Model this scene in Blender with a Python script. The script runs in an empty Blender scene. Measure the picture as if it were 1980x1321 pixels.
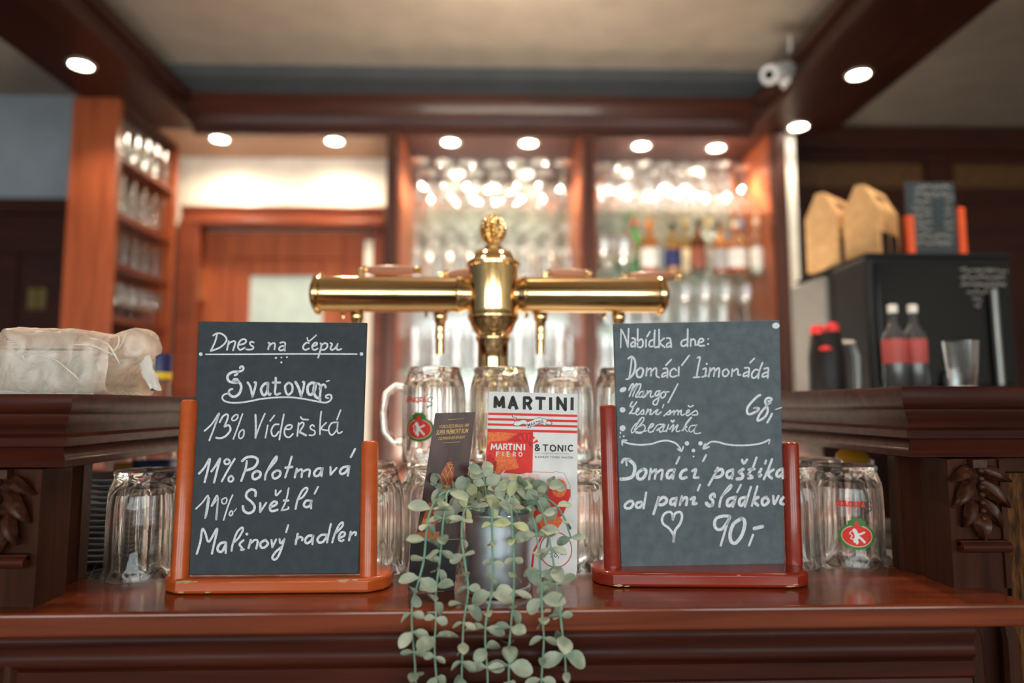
import bpy, bmesh, math, random
from mathutils import Vector, Matrix
random.seed(7)
S = bpy.context.scene
COL = S.collection
PI = math.pi

# ------------------------------------------------------------------ camera, world, light, exposure
EZ = 1.2285                    # eye height (m); the serving shelf of the bar lies at z = 1.0
FPX = 1320.0                   # 24 mm lens on a 36 mm sensor, 1980 px wide
YAW = math.atan(30 / FPX)
PITCH = math.atan(122.5 / FPX)
cam_d = bpy.data.cameras.new('camera')
cam_d.lens = 24.0
cam_d.sensor_width = 36.0
cam_d.clip_start = 0.02
cam_d.dof.use_dof = True
cam_d.dof.focus_distance = 0.865
cam_d.dof.aperture_fstop = 1.5
cam_d.dof.aperture_blades = 0
cam = bpy.data.objects.new('camera', cam_d)
COL.objects.link(cam)
cam.location = (0, 0, EZ)
cam.rotation_euler = (PI / 2 + PITCH, 0, -YAW)
S.camera = cam

S.view_settings.view_transform = 'Standard'
S.view_settings.look = 'None'
S.view_settings.exposure = 0.25
S.view_settings.gamma = 1.0
S.view_settings.use_curve_mapping = False
S.cycles.max_bounces = 40
S.cycles.diffuse_bounces = 3
S.cycles.glossy_bounces = 5
S.cycles.transmission_bounces = 36
S.cycles.transparent_max_bounces = 32
S.cycles.sample_clamp_indirect = 6.0
S.cycles.use_denoising = True
S.cycles.blur_glossy = 0.4

W = bpy.data.worlds.new('world')
S.world = W
W.use_nodes = True
W.node_tree.nodes['Background'].inputs[0].default_value = (0.8, 0.85, 1.0, 1)
W.node_tree.nodes['Background'].inputs[1].default_value = 0.12

WINDOW_L = 5.6                 # radiance of the daylit panes behind the camera
SPOT_W = 20.0                   # watts of each recessed halogen
SOFFIT_W = 78.0
def lamp(name, kind, loc, energy, color, parent=None, **kw):
    d = bpy.data.lights.new(name, kind)
    d.energy = energy
    d.color = color
    for k, v in kw.items(): setattr(d, k, v)
    o = bpy.data.objects.new(name, d)
    COL.objects.link(o)
    o.location = loc
    if parent: o.parent = parent
    return o
# pendant lamp of the guest room, above and in front of the counter (out of frame)
lamp('guest_room_pendant', 'POINT', (0.1, 0.45, 2.3), 5, (1, .78, .55), shadow_soft_size=.12)
up = lamp('added_ceiling_glow', 'SPOT', (0.05, 1.98, EZ + 1.24), 27, (1, .82, .64), spot_size=math.radians(168), spot_blend=.8, shadow_soft_size=.2)  # unseen lamp added to give the ceiling its warm glow
up.rotation_euler = (PI, 0, 0)

# the row of beam spotlights goes on towards the guests, above the frame
for bx in (-1.527, 1.36):
    for by in (1.95, 1.46, .97): lamp('beam_spot_lamp', 'SPOT', (bx, by, EZ + 1.232), 20, (1, .83, .62), spot_size=math.radians(115), spot_blend=.6, shadow_soft_size=.032)

# spotlights straight above the bartender's work top
for bx in (-.38, .38): lamp('work_spot_lamp', 'SPOT', (bx, 1.42, EZ + 1.24), 30, (1, .86, .68), spot_size=math.radians(100), spot_blend=.7, shadow_soft_size=.032)
_st = lamp('added_mug_fill', 'AREA', (0, 1.56, .90), 60, (1, .90, .76), shape='RECTANGLE', size=1.8, size_y=.05)  # unseen fill lamp, added so the cupboards behind the mugs look bright
_st.rotation_euler = (PI / 2, 0, 0)

# ------------------------------------------------------------------ pixel -> point helpers
_f = Vector((math.sin(YAW) * math.cos(PITCH), math.cos(YAW) * math.cos(PITCH), math.sin(PITCH)))
_r = Vector((math.cos(YAW), -math.sin(YAW), 0))
_u = _r.cross(_f)
C0 = Vector((0, 0, EZ))
def ray(px, py): return _f + _r * ((px - 990) / FPX) - _u * ((py - 660.5) / FPX)
def P(px, py, X=None, Y=None, Z=None):
    d = ray(px, py)
    t = (X / d.x) if X is not None else (Y / d.y) if Y is not None else ((Z - EZ) / d.z)
    return C0 + d * t
class Plane:
    """a plane in the room through three points; hit() drops a pixel of the photograph onto it"""
    def __init__(s, a, b, c):
        s.o = a
        s.n = (b - a).cross(c - a).normalized()
        if s.n.dot(C0 - a) < 0: s.n = -s.n
    def hit(s, px, py, off=0.0):
        d = ray(px, py)
        t = (s.o - C0).dot(s.n) / d.dot(s.n)
        return C0 + d * t + s.n * off

# ------------------------------------------------------------------ materials
MATS = {}
def mat(name, col, rough=.5, metal=0, spec=.5, col2=None, scale=(8, 8, 8), noise=4, bump=0, coat=0, trans=0, ior=1.45,
        emis=None, estr=0, sub=0, contrast=(.35, .65), detail=3, coords='Object', distort=0.0):
    if name in MATS: return MATS[name]
    m = bpy.data.materials.new(name)
    m.use_nodes = True
    nt = m.node_tree
    b = nt.nodes['Principled BSDF']
    b.inputs['Roughness'].default_value = rough
    b.inputs['Metallic'].default_value = metal
    b.inputs['Specular IOR Level'].default_value = spec
    b.inputs['Coat Weight'].default_value = coat
    b.inputs['Coat Roughness'].default_value = .12
    b.inputs['Transmission Weight'].default_value = trans
    b.inputs['IOR'].default_value = ior
    if sub:
        b.inputs['Subsurface Weight'].default_value = sub
    if emis:
        b.inputs['Emission Color'].default_value = (*emis, 1)
        b.inputs['Emission Strength'].default_value = estr
    if col2 is None: col2 = tuple(min(1, c * 1.12) for c in col)
    tc = nt.nodes.new('ShaderNodeTexCoord')
    mp = nt.nodes.new('ShaderNodeMapping')
    mp.inputs['Scale'].default_value = scale
    nz = nt.nodes.new('ShaderNodeTexNoise')
    nz.inputs['Scale'].default_value = noise
    nz.inputs['Detail'].default_value = detail
    nz.inputs['Distortion'].default_value = distort
    rp = nt.nodes.new('ShaderNodeValToRGB')
    rp.color_ramp.elements[0].position = contrast[0]
    rp.color_ramp.elements[1].position = contrast[1]
    rp.color_ramp.elements[0].color = (*col, 1)
    rp.color_ramp.elements[1].color = (*col2, 1)
    L = nt.links.new
    L(tc.outputs[coords], mp.inputs[0]); L(mp.outputs[0], nz.inputs['Vector'])
    L(nz.outputs['Fac'], rp.inputs[0]); L(rp.outputs[0], b.inputs['Base Color'])
    if bump:
        bp = nt.nodes.new('ShaderNodeBump')
        bp.inputs['Strength'].default_value = bump
        bp.inputs['Distance'].default_value = .004
        L(nz.outputs['Fac'], bp.inputs['Height']); L(bp.outputs[0], b.inputs['Normal'])
    MATS[name] = m
    return m
def wood(name, c1, c2, axis, rough=.42, coat=.10, fine=26, spec=.32):
    sc = [fine, fine, fine]; sc['xyz'.index(axis)] = 1.3
    return mat(name, c1, rough, col2=c2, scale=sc, noise=1.6, bump=.06, coat=coat, spec=spec, contrast=(.3, .7), detail=5, distort=1.2)
def thin_glass(name, tint=(1, 1, 1), base=.16, gain=.95, rough=.13, gloss=(1, 1, 1)):
    """thin blown glass: clear face-on, mirror-like towards the silhouette"""
    if name in MATS: return MATS[name]
    m = bpy.data.materials.new(name); m.use_nodes = True
    nt = m.node_tree; nt.nodes.clear(); L = nt.links.new
    out = nt.nodes.new('ShaderNodeOutputMaterial')
    mx = nt.nodes.new('ShaderNodeMixShader')
    t = nt.nodes.new('ShaderNodeBsdfTransparent'); t.inputs[0].default_value = (*tint, 1)
    g = nt.nodes.new('ShaderNodeBsdfGlossy'); g.inputs['Color'].default_value = (*gloss, 1); g.inputs['Roughness'].default_value = rough
    lw = nt.nodes.new('ShaderNodeLayerWeight'); lw.inputs['Blend'].default_value = .35
    ma = nt.nodes.new('ShaderNodeMath'); ma.operation = 'MULTIPLY_ADD'; ma.inputs[1].default_value = gain; ma.inputs[2].default_value = base
    L(lw.outputs['Facing'], ma.inputs[0]); L(ma.outputs[0], mx.inputs[0])
    L(t.outputs[0], mx.inputs[1]); L(g.outputs[0], mx.inputs[2]); L(mx.outputs[0], out.inputs[0])
    MATS[name] = m
    return m

WX = wood('bar_wood_along', (.030, .0062, .0036), (.076, .0160, .0080), 'x', coat=.04, spec=.14)
WY = wood('bar_wood_deep', (.042, .013, .007), (.10, .032, .016), 'y')
WZ = wood('bar_wood_upright', (.028, .0085, .0046), (.060, .019, .009), 'z', coat=0, rough=.5, spec=.10)
WT = wood('bar_top_wood', (.12, .022, .008), (.24, .050, .017), 'x', rough=.24, coat=.5)
RX = wood('red_wood_along', (.12, .026, .011), (.22, .05, .02), 'x', fine=14)
RY = wood('red_wood_deep', (.08, .017, .008), (.15, .034, .014), 'y', fine=14)
RZ = wood('red_wood_upright', (.20, .042, .014), (.34, .08, .026), 'z', fine=12)
DX = wood('dark_wood_along', (.032, .008, .005), (.064, .016, .009), 'x', fine=14)
DY = wood('dark_wood_deep', (.022, .006, .004), (.045, .012, .007), 'y', fine=14)
DZ = wood('dark_wood_upright', (.042, .013, .009), (.085, .028, .018), 'z', fine=14)
OAK = mat('flecked_oak_veneer', (.030, .011, .0035), .55, spec=.12, col2=(.20, .075, .016), scale=(120, 120, 22), noise=1.2, contrast=(.42, .75))
STO = wood('orange_stained_wood', (.50, .082, .014), (.60, .115, .022), 'x', rough=.3, coat=.5, fine=30)
STR = wood('red_stained_wood', (.26, .022, .010), (.34, .034, .014), 'x', rough=.25, coat=.6, fine=30)
SLATE = mat('chalkboard_black', (.022, .034, .043), .55, spec=.4, col2=(.036, .050, .060), noise=9, contrast=(.3, .75), detail=6)
SLATE2 = mat('glare_lightened_chalkboard', (.074, .102, .118), .55, spec=.45, col2=(.118, .150, .168), noise=9, contrast=(.3, .75), detail=6)  # window glare on the right board, put into a lighter base colour
CHALK = mat('chalk_white', (.62, .68, .74), .9, spec=.1, col2=(.86, .9, .95), noise=60, contrast=(.3, .6))
BRASS = mat('polished_brass', (.91, .60, .26), .10, metal=1, col2=(.96, .70, .38), noise=2)
STEEL = mat('zinc_metal', (.56, .63, .70), .40, metal=1, col2=(.66, .72, .78), noise=3, scale=(2, 2, 10))
DARKM = mat('dark_wire', (.10, .10, .10), .35, metal=1)
BLACKP = mat('black_plastic', (.010, .009, .009), .4, spec=.3)
BLACKG = mat('black_gloss', (.008, .008, .009), .12, spec=.25)
GREYP = mat('grey_plastic', (.20, .19, .175), .5)
WHITEP = mat('white_plastic', (.75, .76, .78), .4)
PAPER = mat('white_paper', (.80, .80, .80), .7)
RED = mat('red_print', (.80, .030, .022), .6, col2=(.86, .045, .03))
DKRED = mat('deep_red_print', (.52, .010, .016), .6, col2=(.66, .02, .02))
ORANGE = mat('orange_print', (.88, .10, .035), .6, col2=(.96, .30, .09), noise=40, contrast=(.3, .75))
PINK = mat('ice_print', (.92, .62, .55), .6, col2=(.97, .84, .80), noise=14)
INK = mat('dark_ink', (.035, .037, .04), .7)
GREYINK = mat('grey_ink', (.3, .3, .32), .7)
WHITEINK = mat('white_ink', (.84, .84, .84), .7)
GREEN = mat('green_print', (.035, .17, .03), .5, col2=(.06, .24, .05))
CREAM = mat('cream_print', (.78, .70, .50), .5)
GOLD = mat('gold_print', (.66, .40, .13), .45, metal=.3)
CERAMIC = mat('white_ceramic', (.70, .72, .72), .18, coat=.4)
CARD = mat('kraft_cardboard', (.56, .31, .13), .75, col2=(.66, .39, .17), noise=3)
CARD2 = mat('dark_leaflet', (.055, .026, .024), .35, col2=(.13, .06, .05), noise=3, scale=(14, 14, 8), contrast=(.4, .8))
def mug_glass():
    m = bpy.data.materials.new('mug_glass'); m.use_nodes = True
    nt = m.node_tree; nt.nodes.clear(); L = nt.links.new
    out = nt.nodes.new('ShaderNodeOutputMaterial'); mx = nt.nodes.new('ShaderNodeMixShader')
    g = nt.nodes.new('ShaderNodeBsdfGlass'); g.inputs['IOR'].default_value = 1.42; g.inputs['Roughness'].default_value = 0
    t = nt.nodes.new('ShaderNodeBsdfTransparent')
    mx.inputs[0].default_value = .08
    L(g.outputs[0], mx.inputs[1]); L(t.outputs[0], mx.inputs[2]); L(mx.outputs[0], out.inputs[0])
    return m
MGLASS = mug_glass()
TG = thin_glass('thin_clear_glass')
TGF = thin_glass('highlight_boosted_glass', (1, 1, 1), .26, .95, .26)  # glossier copy of the clear glass, standing in for missing lamp highlights
TGC = thin_glass('clear_tumbler_glass', (.97, .98, .98), .035, .45, .13)
TGS = thin_glass('shelf_glass', (.90, .97, .93), .10, .6, .02)
LEAF = mat('eucalyptus_leaf', (.20, .28, .21), .55, col2=(.50, .53, .41), scale=(34, 34, 34), noise=1, contrast=(.30, .62), sub=0, spec=.3)
LEAFY = mat('young_leaf', (.46, .50, .24), .55, col2=(.62, .62, .40), scale=(30, 30, 30), noise=1, spec=.3)
STEMG = mat('green_stem', (.16, .33, .24), .5, col2=(.24, .42, .30))
WALLG = mat('blue_grey_paint', (.33, .37, .41), .85, col2=(.37, .41, .45), noise=1)
WALLD = mat('dark_grey_paint', (.075, .080, .088), .85, noise=1)
WALLW = mat('cream_wall_paint', (.78, .72, .62), .85, noise=1)
CEILM = mat('ceiling_plaster', (.41, .345, .28), .9, noise=1)
FLOORM = mat('floor_tile', (.13, .09, .07), .4, col2=(.18, .13, .10), noise=2)
BACKP = mat('pale_satin_back_panel', (.58, .59, .56), .13, metal=.88, noise=1)
MIRROR = mat('mirror', (.80, .83, .80), .03, metal=1, noise=1)
FROST = mat('frosted_pane', (.40, .47, .43), .5, col2=(.46, .53, .48), noise=2)
LAMP = mat('lamp_glow', (1, 1, 1), .5, emis=(1, .90, .74), estr=28)
DAY = mat('daylit_pane', (.62, .80, .62), .5, col2=(.90, .95, 1), emis=(1, 1, 1), estr=WINDOW_L, noise=2.2, scale=(1, 1, 1.4), contrast=(.36, .5))
_nt = DAY.node_tree
_nt.links.new([n for n in _nt.nodes if n.type == 'VALTORGB'][0].outputs[0], _nt.nodes['Principled BSDF'].inputs['Emission Color'])

# ------------------------------------------------------------------ mesh builder
class MB:
    def __init__(s): s.v = []; s.f = []; s.m = []; s.mi = 0
    def add(s, vs, fs):
        o = len(s.v)
        s.v += [Vector(v) for v in vs]
        for f in fs: s.f.append([i + o for i in f]); s.m.append(s.mi)
        return s
    def box(s, a, b):
        x0, y0, z0 = a; x1, y1, z1 = b
        return s.add([(x0, y0, z0), (x1, y0, z0), (x1, y1, z0), (x0, y1, z0), (x0, y0, z1), (x1, y0, z1), (x1, y1, z1), (x0, y1, z1)],
                     [(0, 3, 2, 1), (4, 5, 6, 7), (0, 1, 5, 4), (1, 2, 6, 5), (2, 3, 7, 6), (3, 0, 4, 7)])
    def hexa(s, bot, top):
        return s.add(list(bot) + list(top), [(0, 3, 2, 1), (4, 5, 6, 7), (0, 1, 5, 4), (1, 2, 6, 5), (2, 3, 7, 6), (3, 0, 4, 7)])
    def prism(s, poly, z0, z1):
        n = len(poly)
        vs = [(x, y, z0) for x, y in poly] + [(x, y, z1) for x, y in poly]
        return s.add(vs, [tuple(range(n))[::-1], tuple(range(n, 2 * n))] + [(i, (i + 1) % n, n + (i + 1) % n, n + i) for i in range(n)])
    def loft(s, rings, close=True, cap0=True, cap1=True):
        n = len(rings[0]); vs = [p for r in rings for p in r]; fs = []
        for k in range(len(rings) - 1):
            for i in range(n if close else n - 1):
                j = (i + 1) % n
                fs.append((k * n + i, k * n + j, (k + 1) * n + j, (k + 1) * n + i))
        if cap0: fs.append(tuple(range(n))[::-1])
        if cap1: fs.append(tuple(range((len(rings) - 1) * n, len(rings) * n)))
        return s.add(vs, fs)
    def lathe(s, prof, seg=24, c=(0, 0, 0), axis='z', cap0=True, cap1=True, rf=None):
        rings = []
        for k, (r, z) in enumerate(prof):
            R = []
            for i in range(seg):
                a = 2 * PI * i / seg
                q = r * (rf(a, k) if rf else 1)
                p = (q * math.cos(a), q * math.sin(a), z)
                if axis == 'x': p = (p[2], p[0], p[1])
                if axis == 'y': p = (p[0], p[2], p[1])
                R.append((p[0] + c[0], p[1] + c[1], p[2] + c[2]))
            rings.append(R)
        return s.loft(rings, True, cap0, cap1)
    def tube(s, pts, r, seg=8):
        pts = [Vector(p) for p in pts]; rings = []; n = len(pts)
        rr = r if isinstance(r, (list, tuple)) else [r] * n
        up = None
        for i, p in enumerate(pts):
            t = (pts[min(i + 1, n - 1)] - pts[max(i - 1, 0)]).normalized()
            if up is None: up = t.orthogonal().normalized()
            up = (up - t * up.dot(t)).normalized()
            w = t.cross(up)
            rings.append([p + (up * math.cos(a) + w * math.sin(a)) * rr[i] for a in [2 * PI * k / seg for k in range(seg)]])
        return s.loft(rings)
    def sweep(s, path, prof, closed_ends=True):
        """profile [(outward offset, z)] along a 2-D path with mitred corners; outward = right of travel"""
        pts = [Vector((p[0], p[1])) for p in path]; n = len(pts); rings = []
        for i, p in enumerate(pts):
            d0 = (p - pts[i - 1]).normalized() if i else None
            d1 = (pts[i + 1] - p).normalized() if i < n - 1 else None
            d0 = d0 or d1; d1 = d1 or d0
            n0 = Vector((d0.y, -d0.x)); n1 = Vector((d1.y, -d1.x))
            m = (n0 + n1).normalized(); m = m / max(.2, m.dot(n0))
            rings.append([(p.x + m.x * o, p.y + m.y * o, z) for o, z in prof])
        return s.loft(rings)
    def build(s, name, mats, parent=None, smooth=True, angle=35, world=True, recalc=True):
        me = bpy.data.meshes.new(name)
        off = Vector((0, 0, 0))
        if parent is not None and world: off = wloc(parent)
        me.from_pydata([v - off for v in s.v], [], s.f)
        if not isinstance(mats, (list, tuple)): mats = [mats]
        for m in mats: me.materials.append(m)
        me.polygons.foreach_set('material_index', s.m)
        if recalc:
            b = bmesh.new(); b.from_mesh(me); bmesh.ops.recalc_face_normals(b, faces=b.faces); b.to_mesh(me); b.free()
        if smooth:
            me.shade_smooth(); me.set_sharp_from_angle(angle=math.radians(angle))
        o = bpy.data.objects.new(name, me); COL.objects.link(o)
        if parent is not None: o.parent = parent
        return o
def wloc(o):
    v = Vector(o.location)
    return v + wloc(o.parent) if o.parent else v
def tag(o, label=None, cat=None, group=None, kind=None):
    if label: o['label'] = label
    if cat: o['category'] = cat
    if group: o['group'] = group
    if kind: o['kind'] = kind
    return o
def empty(name, loc, label, cat, group=None):
    o = bpy.data.objects.new(name, None); o.empty_display_size = .05
    COL.objects.link(o); o.location = loc
    return tag(o, label, cat, group)
def struct(o): o['kind'] = 'structure'; return o
def copy_tree(o, parent=None):
    c = o.copy(); COL.objects.link(c)
    if parent: c.parent = parent
    for ch in [x for x in COL.objects if x.parent == o]: copy_tree(ch, c)
    return c
def bevel(o, w=.003, seg=2):
    m = o.modifiers.new('bevel', 'BEVEL'); m.width = w; m.segments = seg; m.limit_method = 'ANGLE'; m.angle_limit = math.radians(40)
    return o
ORD = ['', 'first', 'second', 'third', 'fourth', 'fifth', 'sixth', 'seventh', 'eighth', 'ninth', 'tenth', 'eleventh', 'twelfth', 'thirteenth', 'fourteenth']

# strokes and print -------------------------------------------------
def smooth_path(pts, step=4.0):
    if len(pts) < 3: return pts
    out = []
    for i in range(len(pts) - 1):
        p0 = pts[max(i - 1, 0)]; p1 = pts[i]; p2 = pts[i + 1]; p3 = pts[min(i + 2, len(pts) - 1)]
        n = max(2, int(math.hypot(p2[0] - p1[0], p2[1] - p1[1]) / step))
        for k in range(n):
            t = k / n
            out.append(tuple(.5 * (2 * p1[j] + (p2[j] - p0[j]) * t + (2 * p0[j] - 5 * p1[j] + 4 * p2[j] - p3[j]) * t * t
                                   + (3 * p1[j] - p0[j] - 3 * p2[j] + p3[j]) * t ** 3) for j in (0, 1)))
    out.append(pts[-1])
    return out
def ribbon2d(pts, w, cap=True):
    """polygon strip round a 2-D path"""
    L = []; R = []
    n = len(pts)
    for i, p in enumerate(pts):
        a = pts[max(i - 1, 0)]; b = pts[min(i + 1, n - 1)]
        dx, dy = b[0] - a[0], b[1] - a[1]; d = math.hypot(dx, dy) or 1
        nx, ny = -dy / d * w / 2, dx / d * w / 2
        L.append((p[0] + nx, p[1] + ny)); R.append((p[0] - nx, p[1] - ny))
    vs = L + R
    fs = [(i, i + 1, n + i + 1, n + i) for i in range(n - 1)]
    if cap:
        for p in (pts[0], pts[-1]):
            o = len(vs)
            vs += [(p[0] + w / 2 * math.cos(a), p[1] + w / 2 * math.sin(a)) for a in [2 * PI * k / 10 for k in range(10)]]
            fs.append(tuple(range(o, o + 10)))
    return vs, fs
def parse(t):
    """'20:240,160 215,250;195,175 ...' -> [(width, [points])]"""
    out = []; w = 20.0
    for part in t.replace('\n', ' ').split(';'):
        part = part.strip()
        if not part: continue
        if ':' in part:
            h, part = part.split(':'); w = float(h)
        out.append((w, [tuple(map(float, q.split(','))) for q in part.split()]))
    return out
def put2d(mb, vs, fs, fn):
    mb.add([fn(*v) for v in vs], fs)
def strokes(mb, text, ox, oy, sc, fn, wmul=1.0, smooth=True, cap=True):
    for w, pts in parse(text):
        q = [(ox + x / sc, oy + y / sc) for x, y in pts]
        if len(q) == 1: q = [q[0], (q[0][0] + .01, q[0][1])]
        if smooth: q = smooth_path(q, 2.0)
        if not smooth and not cap:
            for a, b in zip(q, q[1:]): put2d(mb, *ribbon2d([a, b], w / sc * wmul, False), fn)
            for p in q[1:-1]: poly(mb, ell(p[0], p[1], w / sc * wmul / 2, n=10), fn)
            continue
        vs, fs = ribbon2d(q, w / sc * wmul, cap)
        put2d(mb, vs, fs, fn)
def ell(cx, cy, rx, ry=None, rot=0, n=20):
    ry = ry or rx; c, s_ = math.cos(rot), math.sin(rot)
    return [(cx + rx * math.cos(a) * c - ry * math.sin(a) * s_, cy + rx * math.cos(a) * s_ + ry * math.sin(a) * c) for a in [2 * PI * k / n for k in range(n)]]
def dots(mb, lst, ox, oy, sc, fn):
    for d in lst:
        e = ell(*d)
        put2d(mb, [(ox + x / sc, oy + y / sc) for x, y in e], [tuple(range(len(e)))], fn)
def poly(mb, pts, fn): put2d(mb, pts, [tuple(range(len(pts)))], fn)
def type_set(mb, txt, x0, y0, w, h, fn, bold=0.0, shear=0.0, rot=0.0):
    """printed words: baseline start (x0,y0), width w, capital height h in the frame of fn (y down)"""
    c = bpy.data.curves.new('type', 'FONT'); c.body = txt; c.offset = bold; c.resolution_u = 3
    o = bpy.data.objects.new('type', c); COL.objects.link(o)
    bpy.context.view_layer.update()
    me = bpy.data.meshes.new_from_object(o.evaluated_get(bpy.context.evaluated_depsgraph_get()))
    vs = [(v.co.x, v.co.y) for v in me.vertices]; fs = [tuple(p.vertices) for p in me.polygons]
    bpy.data.objects.remove(o); bpy.data.curves.remove(c); bpy.data.meshes.remove(me)
    if not vs: return
    xa = min(v[0] for v in vs); xb = max(v[0] for v in vs)
    cap = .70
    cr, sr = math.cos(rot), math.sin(rot)
    q = []
    for x, y in vs:
        X = (x - xa) / (xb - xa) * w; Y = -y / cap * h
        X += -Y * shear
        q.append((x0 + X * cr - Y * sr, y0 + X * sr + Y * cr))
    put2d(mb, q, fs, fn)

# ================================================================== THE ROOM
CZ = EZ + 1.55
XL, XR, YF, YB, YB2 = -4.2, 4.2, -4.0, 3.36, 3.70
struct(MB().box((XL, YF, -.1), (XR, 4.0, 0)).build('floor', FLOORM, smooth=False))
struct(MB().box((XL, YF, CZ), (XR, 4.0, CZ + .1)).build('ceiling', CEILM, smooth=False))
struct(MB().box((XL - .1, YF, 0), (XL, 4.0, CZ)).build('wall_left', WALLG, smooth=False))
struct(MB().box((XR, YF, 0), (XR + .1, 4.0, CZ)).build('wall_right', WALLW, smooth=False))
struct(MB().box((XL, YB, 0), (-1.72, YB + .1, CZ)).build('wall_back', WALLG, smooth=False))
struct(MB().box((-1.72, YB, 0), (1.37, YB + .1, CZ)).build('wall_back', WALLW, smooth=False))
struct(MB().box((1.37, YB2, 0), (XR, YB2 + .1, CZ)).build('wall_back', WALLD, smooth=False))
struct(MB().box((1.33, 3.02, 0), (1.372, YB2, EZ + 1.243)).build('wall_back', WALLW, smooth=False))
struct(MB().box((-1.70, 3.02, EZ + 1.381), (1.549, YB - .002, CZ)).build('wall_back', WALLD, smooth=False))
# front wall (behind the camera) with three daylit windows
fw = MB()
wx = [(-3.9, -1.6), (-1.2, 1.2), (1.6, 3.9)]
xs = [XL] + [x for w in wx for x in w] + [XR]
for i in range(0, len(xs), 2): fw.box((xs[i], YF - .12, 0), (xs[i + 1], YF, CZ))
for a, b in wx: fw.box((a, YF - .12, 0), (b, YF, .85)); fw.box((a, YF - .12, 2.5), (b, YF, CZ))
struct(fw.build('wall_front', WALLW, smooth=False))
for k, (a, b) in enumerate(wx):
    f = MB()
    for x0, x1, z0, z1 in ((a, a + .06, .85, 2.5), (b - .06, b, .85, 2.5), (a + .06, b - .06, .85, .91), (a + .06, b - .06, 2.44, 2.5), ((a + b) / 2 - .03, (a + b) / 2 + .03, .91, 2.44)):
        f.box((x0, YF - .08, z0), (x1, YF - .02, z1))
    w = struct(f.build('window_%d' % (k + 1), DZ, smooth=False))
    MB().box((a + .05, YF - .075, .9), (b - .05, YF - .065, 2.45)).build('pane', DAY, w, smooth=False)

# left back wall: dark wainscot with rail and two brass plaques
wb = MB().box((-4.19, YB - .03, 0), (-1.73, YB - .001, EZ + .97))
wb.box((-4.19, YB - .07, EZ + .93), (-1.73, YB - .03, EZ + 1.0))
wb.box((-4.19, YB - .055, EZ + .74), (-1.73, YB - .03, EZ + .78))
for x in (-4.0, -3.2, -2.42, -1.84): wb.box((x, YB - .045, 0), (x + .1, YB - .03, EZ + .74))
struct(wb.build('trim_1', DX, smooth=False))
for k, px in enumerate((61, 80)):
    c = P(px, 577, Y=YB - .046)
    o = MB().box((c.x - .018, YB - .0455, c.z - .05), (c.x + .018, YB - .0305, c.z + .05)).build('wall_plaque', mat('aged_gold', (.22, .16, .05), .5, metal=.4))
    tag(o, 'small dull gold plaque on dark wainscot, ' + ('farther from' if k == 0 else 'nearer to') + ' the glass shelf column', 'plaque', 'gold plaques on the dark wainscot')
# right back wall: dark panelling with lighter oak fields
wb = MB().box((1.375, YB2 - .03, 0), (4.19, YB2 - .001, EZ + 1.5))
wb.box((1.375, YB2 - .10, EZ + 1.40), (4.19, YB2 - .03, EZ + 1.53)).box((1.375, YB2 - .06, EZ + 1.36), (4.19, YB2 - .03, EZ + 1.40))
for x in (1.62, 2.50, 3.3): wb.box((x - .1, YB2 - .05, 0), (x + .02, YB2 - .03, EZ + 1.36))
wb.box((1.375, YB2 - .045, EZ + 1.12), (4.19, YB2 - .03, EZ + 1.2))
struct(wb.build('trim_2', DX, smooth=False))
wb = MB()
for x0, x1 in ((1.68, 2.38), (2.56, 3.2), (3.36, 4.1)): wb.box((x0, YB2 - .036, EZ + 1.21), (x1, YB2 - .029, EZ + 1.345))
struct(wb.build('trim_3', mat('amber_oak_field', (.085, .038, .012), .4, col2=(.14, .062, .02), noise=3), smooth=False))

# beams hung under the ceiling, carrying the spotlights
def beam(name, x0, x1, sgn):
    m = MB()
    z0, z1 = EZ + 1.245, EZ + 1.38
    m.box((x0, -1.6, z0), (x1, YB - .002 if sgn < 0 and x0 > -1 else 3.018, z1))
    xi = x1 if sgn < 0 else x0
    m.box((min(xi, xi - sgn * .02), -1.6, z1 - .05), (max(xi, xi - sgn * .02), 2.94, z1 + .001))
    m.box((min(xi, xi - sgn * .012), -1.6, z0), (max(xi, xi - sgn * .012), 2.96, z0 + .03))
    return struct(bevel(m.build(name, DY, smooth=False), .006))
beam('trim_4', -1.70, -1.364, -1)
beam('trim_5', 1.17, 1.549, 1)
# cornice across the back bar
cz = EZ + 1.214
prof = [(0, cz), (.02, cz), (.022, cz + .03), (.035, cz + .035), (.04, cz + .07), (.055, cz + .10), (.075, cz + .118), (.08, cz + .13), (.095, cz + .135), (.097, cz + .160), (0, cz + .160)]
struct(MB().sweep([(-1.363, 3.02), (1.169, 3.02)], prof).build('trim_6', DX, angle=50))

# ------------------------------------------------------------------ recessed spotlights
ring_m = mat('spot_ring', (.55, .50, .44), .35, metal=.8)
def spot(x, y, z, label, watts, group, cone=115, blend=.6):
    e = empty('ceiling_light', (x, y, z), label, 'ceiling light', group)
    MB().lathe([(.036, -.001), (.037, -.006), (.046, -.006), (.049, -.001)], 28, cap0=False, cap1=False).build('ring', ring_m, e, world=False)
    MB().lathe([(.036, -.0012), (.030, -.004), (.001, -.005)], 28, cap0=False).build('lamp_face', LAMP, e, world=False)
    l = lamp('spot_lamp', 'SPOT', (0, 0, -.012), watts, (1, .83, .62), e, spot_size=math.radians(cone), spot_blend=blend, shadow_soft_size=.032)
    return e
SZ = EZ + 1.2386
spot(-1.527, 2.437, EZ + 1.245, 'lit round spotlight in the dark beam above the glass shelf column', SPOT_W, 'spotlights in the beams')
spot(1.365, 2.444, EZ + 1.245, 'lit round spotlight in the beam beyond the security camera, nearer one', SPOT_W, 'spotlights in the beams')
spot(1.352, 2.93, EZ + 1.245, 'lit round spotlight in the beam near the white wall edge, farther one', SPOT_W * .6, 'spotlights in the beams', 80)
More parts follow.
